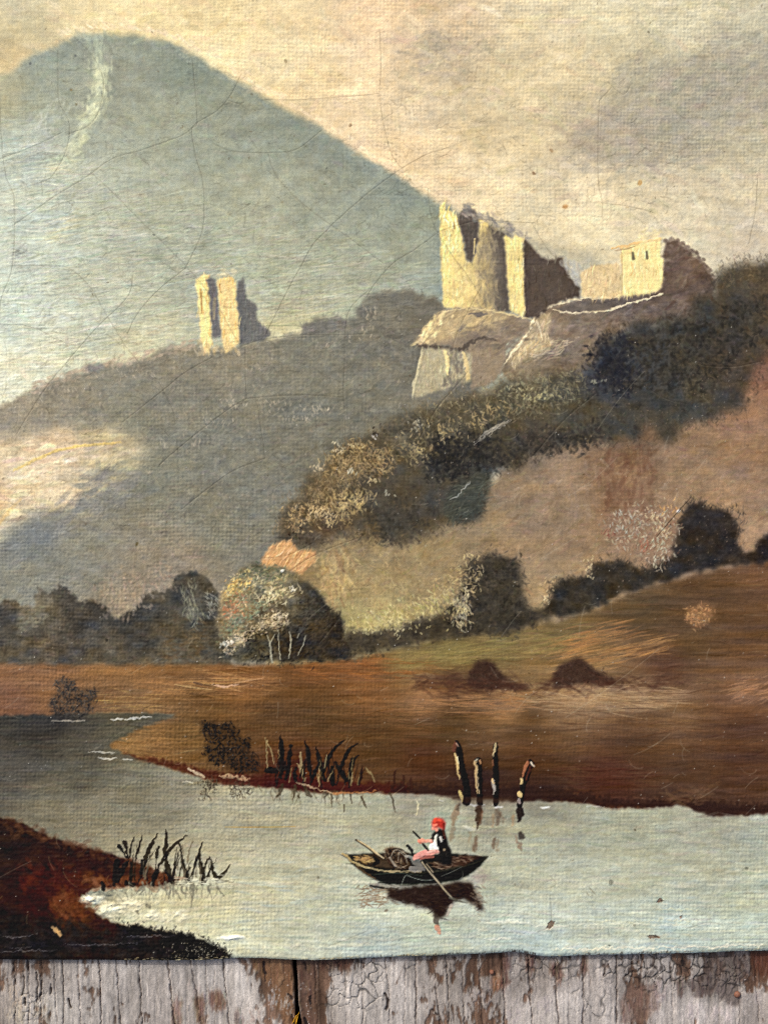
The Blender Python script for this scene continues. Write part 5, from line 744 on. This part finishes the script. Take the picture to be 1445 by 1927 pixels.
# ------------------------------------------------------------ materials
def material(name, rough, spec, bump, scale, stretch=(1, 1, 1), coat=0.0):
    m = bpy.data.materials.new(name); m.use_nodes = True; n = m.node_tree.nodes; L = m.node_tree.links
    p = n['Principled BSDF']; at = n.new('ShaderNodeAttribute'); at.attribute_name = 'pigment'
    L.new(at.outputs['Color'], p.inputs['Base Color'])
    tc = n.new('ShaderNodeTexCoord'); mp = n.new('ShaderNodeMapping'); mp.inputs['Scale'].default_value = stretch
    L.new(tc.outputs['Object'], mp.inputs['Vector'])
    a = n.new('ShaderNodeTexNoise'); a.inputs['Scale'].default_value = scale; a.inputs['Detail'].default_value = 3
    L.new(mp.outputs[0], a.inputs['Vector'])
    r = n.new('ShaderNodeMapRange'); r.inputs[3].default_value = rough - .1; r.inputs[4].default_value = rough + .12
    b2 = n.new('ShaderNodeTexNoise'); b2.inputs['Scale'].default_value = 90; L.new(mp.outputs[0], b2.inputs['Vector'])
    L.new(b2.outputs[0], r.inputs[0]); L.new(r.outputs[0], p.inputs['Roughness'])
    p.inputs['Specular IOR Level'].default_value = spec
    bu = n.new('ShaderNodeBump'); bu.inputs['Strength'].default_value = bump; bu.inputs['Distance'].default_value = 0.00006
    L.new(a.outputs[0], bu.inputs['Height']); L.new(bu.outputs[0], p.inputs['Normal'])
    return m
def flat(name, col, rough=.6, spec=.3, grain=0.25, scale=600, stretch=(1, 1, 1)):
    m = bpy.data.materials.new(name); m.use_nodes = True; n = m.node_tree.nodes; L = m.node_tree.links
    p = n['Principled BSDF']; tc = n.new('ShaderNodeTexCoord'); mp = n.new('ShaderNodeMapping'); mp.inputs['Scale'].default_value = stretch
    a = n.new('ShaderNodeTexNoise'); a.inputs['Scale'].default_value = scale; L.new(tc.outputs['Object'], mp.inputs[0]); L.new(mp.outputs[0], a.inputs['Vector'])
    mx = n.new('ShaderNodeMix'); mx.data_type = 'RGBA'; mx.inputs[6].default_value = (*[c * (1 - grain) for c in col], 1); mx.inputs[7].default_value = (*[min(1, c * (1 + grain)) for c in col], 1)
    L.new(a.outputs[0], mx.inputs[0]); L.new(mx.outputs[2], p.inputs['Base Color']); p.inputs['Roughness'].default_value = rough; p.inputs['Specular IOR Level'].default_value = spec
    return m
M_PAINT = material("oil_paint", .55, .12, .35, 2600)
M_WOOD = material("weathered_wood", .62, .25, .8, 1500, (1, .12, 1))
M_NAIL = flat("rusty_iron", (.16, .07, .045), .7, .4, .5, 1500)
M_LEAF = flat("yellow_leaf", (.62, .33, .02), .5, .3, .2, 900)
M_DARK = flat("shaded_board", (.08, .06, .05), .8, .2)

# ------------------------------------------------------------ mesh helpers
def link(name, me, mat, parent=None, loc=(0, 0, 0)):
    me.materials.append(mat); o = bpy.data.objects.new(name, me); C.objects.link(o); o.location = loc
    if parent: o.parent = parent
    return o
def grid_mesh(name, V, N, Q, col):
    me = bpy.data.meshes.new(name); me.vertices.add(len(V)); me.vertices.foreach_set('co', np.ascontiguousarray(V, np.float32).ravel())
    nq = len(Q); me.loops.add(nq * 4); me.loops.foreach_set('vertex_index', np.ascontiguousarray(Q, np.int32).ravel())
    me.polygons.add(nq); me.polygons.foreach_set('loop_start', np.arange(0, nq * 4, 4, dtype=np.int32))
    me.update(calc_edges=True); me.polygons.foreach_set('use_smooth', np.ones(nq, bool))
    at = me.color_attributes.new('pigment', 'FLOAT_COLOR', 'POINT')
    at.data.foreach_set('color', np.column_stack([col, np.ones(len(V))]).astype(np.float32).ravel())
    if N is not None: me.normals_split_custom_set_from_vertices(N.astype(np.float32))
    return me
def poly_mesh(name, V, F, smooth=False):
    me = bpy.data.meshes.new(name); me.from_pydata([tuple(v) for v in V], [], F); me.update()
    if smooth: me.polygons.foreach_set('use_smooth', np.ones(len(F), bool))
    return me
def box(name, x0, x1, y0, y1, z0, z1, mat, parent=None, loc=(0, 0, 0), bev=0.0004):
    V = []
    for z, e in ((z0, bev), (z0 + bev, 0), (z1 - bev, 0), (z1, bev)):
        V += [(x0 + e, y0 + e, z), (x1 - e, y0 + e, z), (x1 - e, y1 - e, z), (x0 + e, y1 - e, z)]
    F = [(3, 2, 1, 0), (12, 13, 14, 15)] + [(k * 4 + i, k * 4 + (i + 1) % 4, k * 4 + 4 + (i + 1) % 4, k * 4 + 4 + i) for k in range(3) for i in range(4)]
    return link(name, poly_mesh(name, V, F), mat, parent, loc)
def normals(V):
    du = np.gradient(V, axis=1); dv = np.gradient(V, axis=0); n = np.cross(dv, du); n /= np.linalg.norm(n, axis=2, keepdims=True) + 1e-20
    n[n[..., 2] < 0] *= -1
    return n

# ------------------------------------------------------------ the painting: one film of paint on canvas, cut along its painted motifs
root = bpy.data.objects.new('painting', None); C.objects.link(root); root.location = (0, 0, -TH)
root['label'] = 'old cracked oil painting of a river, ruined castle and rowing boat'
root['category'] = 'painting'
gx = P.x0 + P.st * np.arange(P.W); gy = P.y0 + P.st * np.arange(P.H)
vis = lambda g, a, b: np.where((g > a) & (g < b))[0]
cv = vis(gx, -14, 1459); I = np.r_[np.arange(0, cv[0], 7), cv, np.arange(cv[-1] + 7, P.W, 7)]
rv = vis(gy, -14, 1800.6); J = np.r_[np.arange(0, rv[0], 7), rv]
XX, YY = np.meshgrid(gx[I], gy[J]); Hh = P.h[np.ix_(J, I)].copy(); CC = P.c[np.ix_(J, I)]; LL = P.lab[np.ix_(J, I)]
e = edge_y(gx[I]) + np.cumsum(rng.normal(0, .12, len(I)))*.15 + rng.normal(0, .25, len(I)); t = np.clip((YY - 1700) / 100.0, 0, None); YY = np.where(t > 0, 1700 + t * (e[None, :] - 1700), YY)
roll = np.clip((YY - (e[None, :] - 7)) / 7, 0, 1); Hh -= roll ** 2 * 3.0
V = np.stack([(XX - CX) * S, (CY - YY) * S, Hh * S], -1); N = normals(V)
col = np.clip((lin(CC) - G_SUN) / K_SUN, .003, .8)
nj, ni = LL.shape; vid = np.arange(nj * ni).reshape(nj, ni)
Q = np.stack([vid[1:, :-1], vid[1:, 1:], vid[:-1, 1:], vid[:-1, :-1]], -1).reshape(-1, 4); ql = LL[:-1, :-1].ravel()
Vf, Nf, Cf = V.reshape(-1, 3), N.reshape(-1, 3), col.reshape(-1, 3); made = {}
for k, (nm, par, lb) in enumerate(LABS, 1):
    q = Q[ql == k]
    if not len(q): print('no faces', nm); continue
    u, inv = np.unique(q, return_inverse=True)
    me = grid_mesh(nm, Vf[u], Nf[u], inv.reshape(-1, 4), Cf[u])
    o = link(nm, me, M_PAINT, made.get(par, root) if par else root, (0, 0, 0) if par else (0, 0, TH)); made[k] = o
    if lb: o['label'] = lb
# worn cut edge of the canvas
loop = np.concatenate([V[0, :-1], V[:-1, -1], V[-1, :0:-1], V[:0:-1, 0]]); out = np.concatenate([np.tile((0, 1, 0), (ni - 1, 1)), np.tile((1, 0, 0), (nj - 1, 1)), np.tile((0, -1, 0), (ni - 1, 1)), np.tile((-1, 0, 0), (nj - 1, 1))]).astype(np.float32)
lc = np.concatenate([col[0, :-1], col[:-1, -1], col[-1, :0:-1], col[:0:-1, 0]]); rings, rc = [], []
linen = np.array([.34, .29, .21])
for off, z, mix in ((0, 0, 0), (1.2, -1.6, .15), (2.2, -5, .45), (2.4, -9, .8), (-6.0, -10.5, 1)):
    r_ = loop + out * off * S; r_[:, 2] += z * S; rings.append(r_); rc.append(lc * (1 - mix) + linen * mix)
n_ = len(loop); RV = np.concatenate(rings); idx = np.arange(n_); nx_ = (idx + 1) % n_
RQ = np.concatenate([np.stack([idx + k * n_, nx_ + k * n_, nx_ + (k + 1) * n_, idx + (k + 1) * n_], -1) for k in range(4)])
link('canvas_edge', grid_mesh('canvas_edge', RV, None, RQ, np.concatenate(rc)), M_PAINT, root, (0, 0, TH))
# ------------------------------------------------------------ weathered boards
kb = (DCAM + TH) / DCAM
boards = bpy.data.objects.new('wooden_boards', None); C.objects.link(boards); boards.location = (0, 0, -TH - .022)
boards['label'] = 'weathered boards with flaking grey pink paint lying under the painting'; boards['category'] = 'boards'
bx = B.x0 + B.st * np.arange(B.W); by = B.y0 + B.st * np.arange(B.H)
def gapL(y): return np.interp(y, [1740,1808,1857,1905,1925,2012], [548,549.5,552.5,552.8,552.6,553])
def gapR(y): return np.interp(y, [1740,1808,1846,1884,1905,1925,2012], [555.5,556.5,559.5,560.5,563.5,567,572])
KB = K_BSUN
bcol = np.maximum((lin(B.c) - .011) / KB, .01); bcol *= np.minimum(1, .77 / bcol.max(-1, keepdims=True))
def plank(sel, edge, right):
    X, Y = np.meshgrid(bx[sel], by); Hm = B.h[:, sel].copy(); cc = bcol[:, sel]
    ed = edge(by) + np.cumsum(br.normal(0, .22, len(by))) * .4
    if right: t = np.clip((X - 640) / (566 - 640), 0, 1); X = X + t * (ed[:, None] - 566); d = X - ed[:, None]
    else: t = np.clip((X - 470) / (550 - 470), 0, 1); X = X + t * (ed[:, None] - 550); d = ed[:, None] - X
    Hm -= np.clip(1 - d / 3, 0, 1) ** 2 * 3
    ex = np.array([[1, -1]])
    # coarse continuation under the painting and towards the viewer
    tops = [-700, 600, 1700]; bots = [2060, 2200, 2700]
    X = np.concatenate([np.tile(X[:1], (3, 1)), X, np.tile(X[-1:], (3, 1))]); Hm = np.concatenate([np.tile(Hm[:1], (3, 1)), Hm, np.tile(Hm[-1:], (3, 1))])
    Y = np.concatenate([np.tile(np.array(tops, float)[:, None], (1, X.shape[1])), Y, np.tile(np.array(bots, float)[:, None], (1, X.shape[1]))]); cc = np.concatenate([np.tile(cc[:1], (3, 1, 1)), cc, np.tile(cc[-1:], (3, 1, 1))])
    Vp = np.stack([(X - CX) * S * kb, (CY - Y) * S * kb, Hm * S], -1)
    # the outer edge goes on, the gap edge turns down
    def col_(c, dx, z): q = Vp[:, c].copy(); q[:, 0] += dx; q[:, 2] = z if z is not None else q[:, 2]; return q[:, None]
    g = 0 if right else -1; o_ = -1 if right else 0; s_ = -1 if right else 1
    inner = [col_(g, s_ * .00005, -.0012), col_(g, s_ * .0000, -.022)]
    outer = [col_(o_, -s_ * .05, None), col_(o_, -s_ * .0501, -.022)]
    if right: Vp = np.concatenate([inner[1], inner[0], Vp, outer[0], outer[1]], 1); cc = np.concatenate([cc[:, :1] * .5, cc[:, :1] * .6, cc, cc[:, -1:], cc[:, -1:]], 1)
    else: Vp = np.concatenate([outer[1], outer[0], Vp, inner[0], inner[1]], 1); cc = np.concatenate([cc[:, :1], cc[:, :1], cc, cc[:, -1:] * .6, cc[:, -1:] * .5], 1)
    a, b = Vp.shape[:2]; v = np.arange(a * b).reshape(a, b); q = np.stack([v[1:, :-1], v[1:, 1:], v[:-1, 1:], v[:-1, :-1]], -1).reshape(-1, 4)
    return link('plank', grid_mesh('plank', Vp.reshape(-1, 3), None, q, cc.reshape(-1, 3)), M_WOOD, boards, (0, 0, .022))
pl = plank(np.where(bx < 551)[0], gapL, False); pr = plank(np.where(bx > 565)[0], gapR, True)
pl['label'] = 'left board, flaking paint and brown bare edge'; pr['label'] = 'right board, crackled paint and dark stains'
box('dark_backing', -.5, .5, -.30, .3, -.014, -.0005, M_DARK, boards)  # slab added below the gap, its dark colour stands in for shade
def nail(px, py, r, parent, tilt):
    V_ = [(0, 0, .0007)]; F_ = []
    for k, (rr, z) in enumerate(((.55, .0006), (.95, .0003), (1, -.0002), (.8, -.0012))):
        for a in range(12): V_.append((r * rr * math.cos(a * math.pi / 6) * (1 + .06 * math.sin(a * 2.1)), r * rr * math.sin(a * math.pi / 6), z))
    F_ += [(0, 1 + a, 1 + (a + 1) % 12) for a in range(12)]
    for k in range(3): F_ += [(1 + k * 12 + a, 1 + (k + 1) * 12 + a, 1 + (k + 1) * 12 + (a + 1) % 12, 1 + k * 12 + (a + 1) % 12) for a in range(12)]
    o = link('nail', poly_mesh('nail', V_, F_, True), M_NAIL, parent, ((px - CX) * S * kb, (CY - py) * S * kb, .0001)); o.rotation_euler = (tilt, .15, 0); return o
nail(1386, 1871, 6.2 * S, pr, .25); nail(925, 1829, 4.6 * S, pr, -.1)
# a scrap of yellow leaf caught in the gap
LV, LF = [], []
ctr = [(552.5, 1936), (554.0, 1926), (556.4, 1917), (559.4, 1910.5), (562.5, 1907)]; hw = [4.8, 5.2, 5.0, 3.6, .6]
for (x, y), h_ in zip(ctr, hw):
    for s_, dz in ((-1, .0009), (0, 0), (1, .0006)): LV.append(((x + s_ * h_ * .9 - CX) * S * kb, (CY - y + s_ * h_ * .45) * S * kb, dz))
for k in range(4):
    for i in range(2): a = k * 3 + i; LF.append((a, a + 1, a + 4, a + 3))
lv = np.array(LV); lo = lv.mean(0); n0 = len(LV); LV = [tuple(v - lo) for v in lv] + [tuple(v - lo - np.array((0, 0, .00015))) for v in lv]
LF = LF + [tuple(n0 + i for i in reversed(f)) for f in LF] + [(i, j, j + n0, i + n0) for i, j in ((1, 0), (2, 1), (12, 13), (13, 14))] + [(k * 3, k * 3 + 3, k * 3 + 3 + n0, k * 3 + n0) for k in range(4)] + [(k * 3 + 5, k * 3 + 2, k * 3 + 2 + n0, k * 3 + 5 + n0) for k in range(4)]
leaf = link('leaf_scrap', poly_mesh('leaf_scrap', LV, LF, True), M_LEAF, None, (lo[0], lo[1], -TH - .0002))
leaf['label'] = 'tiny yellow leaf scrap caught in the gap between two boards'; leaf['category'] = 'leaf'
print("built", round(time.time() - T0, 1), 'tris', sum(len(o.data.polygons) * 2 for o in C.objects if o.type == 'MESH'))
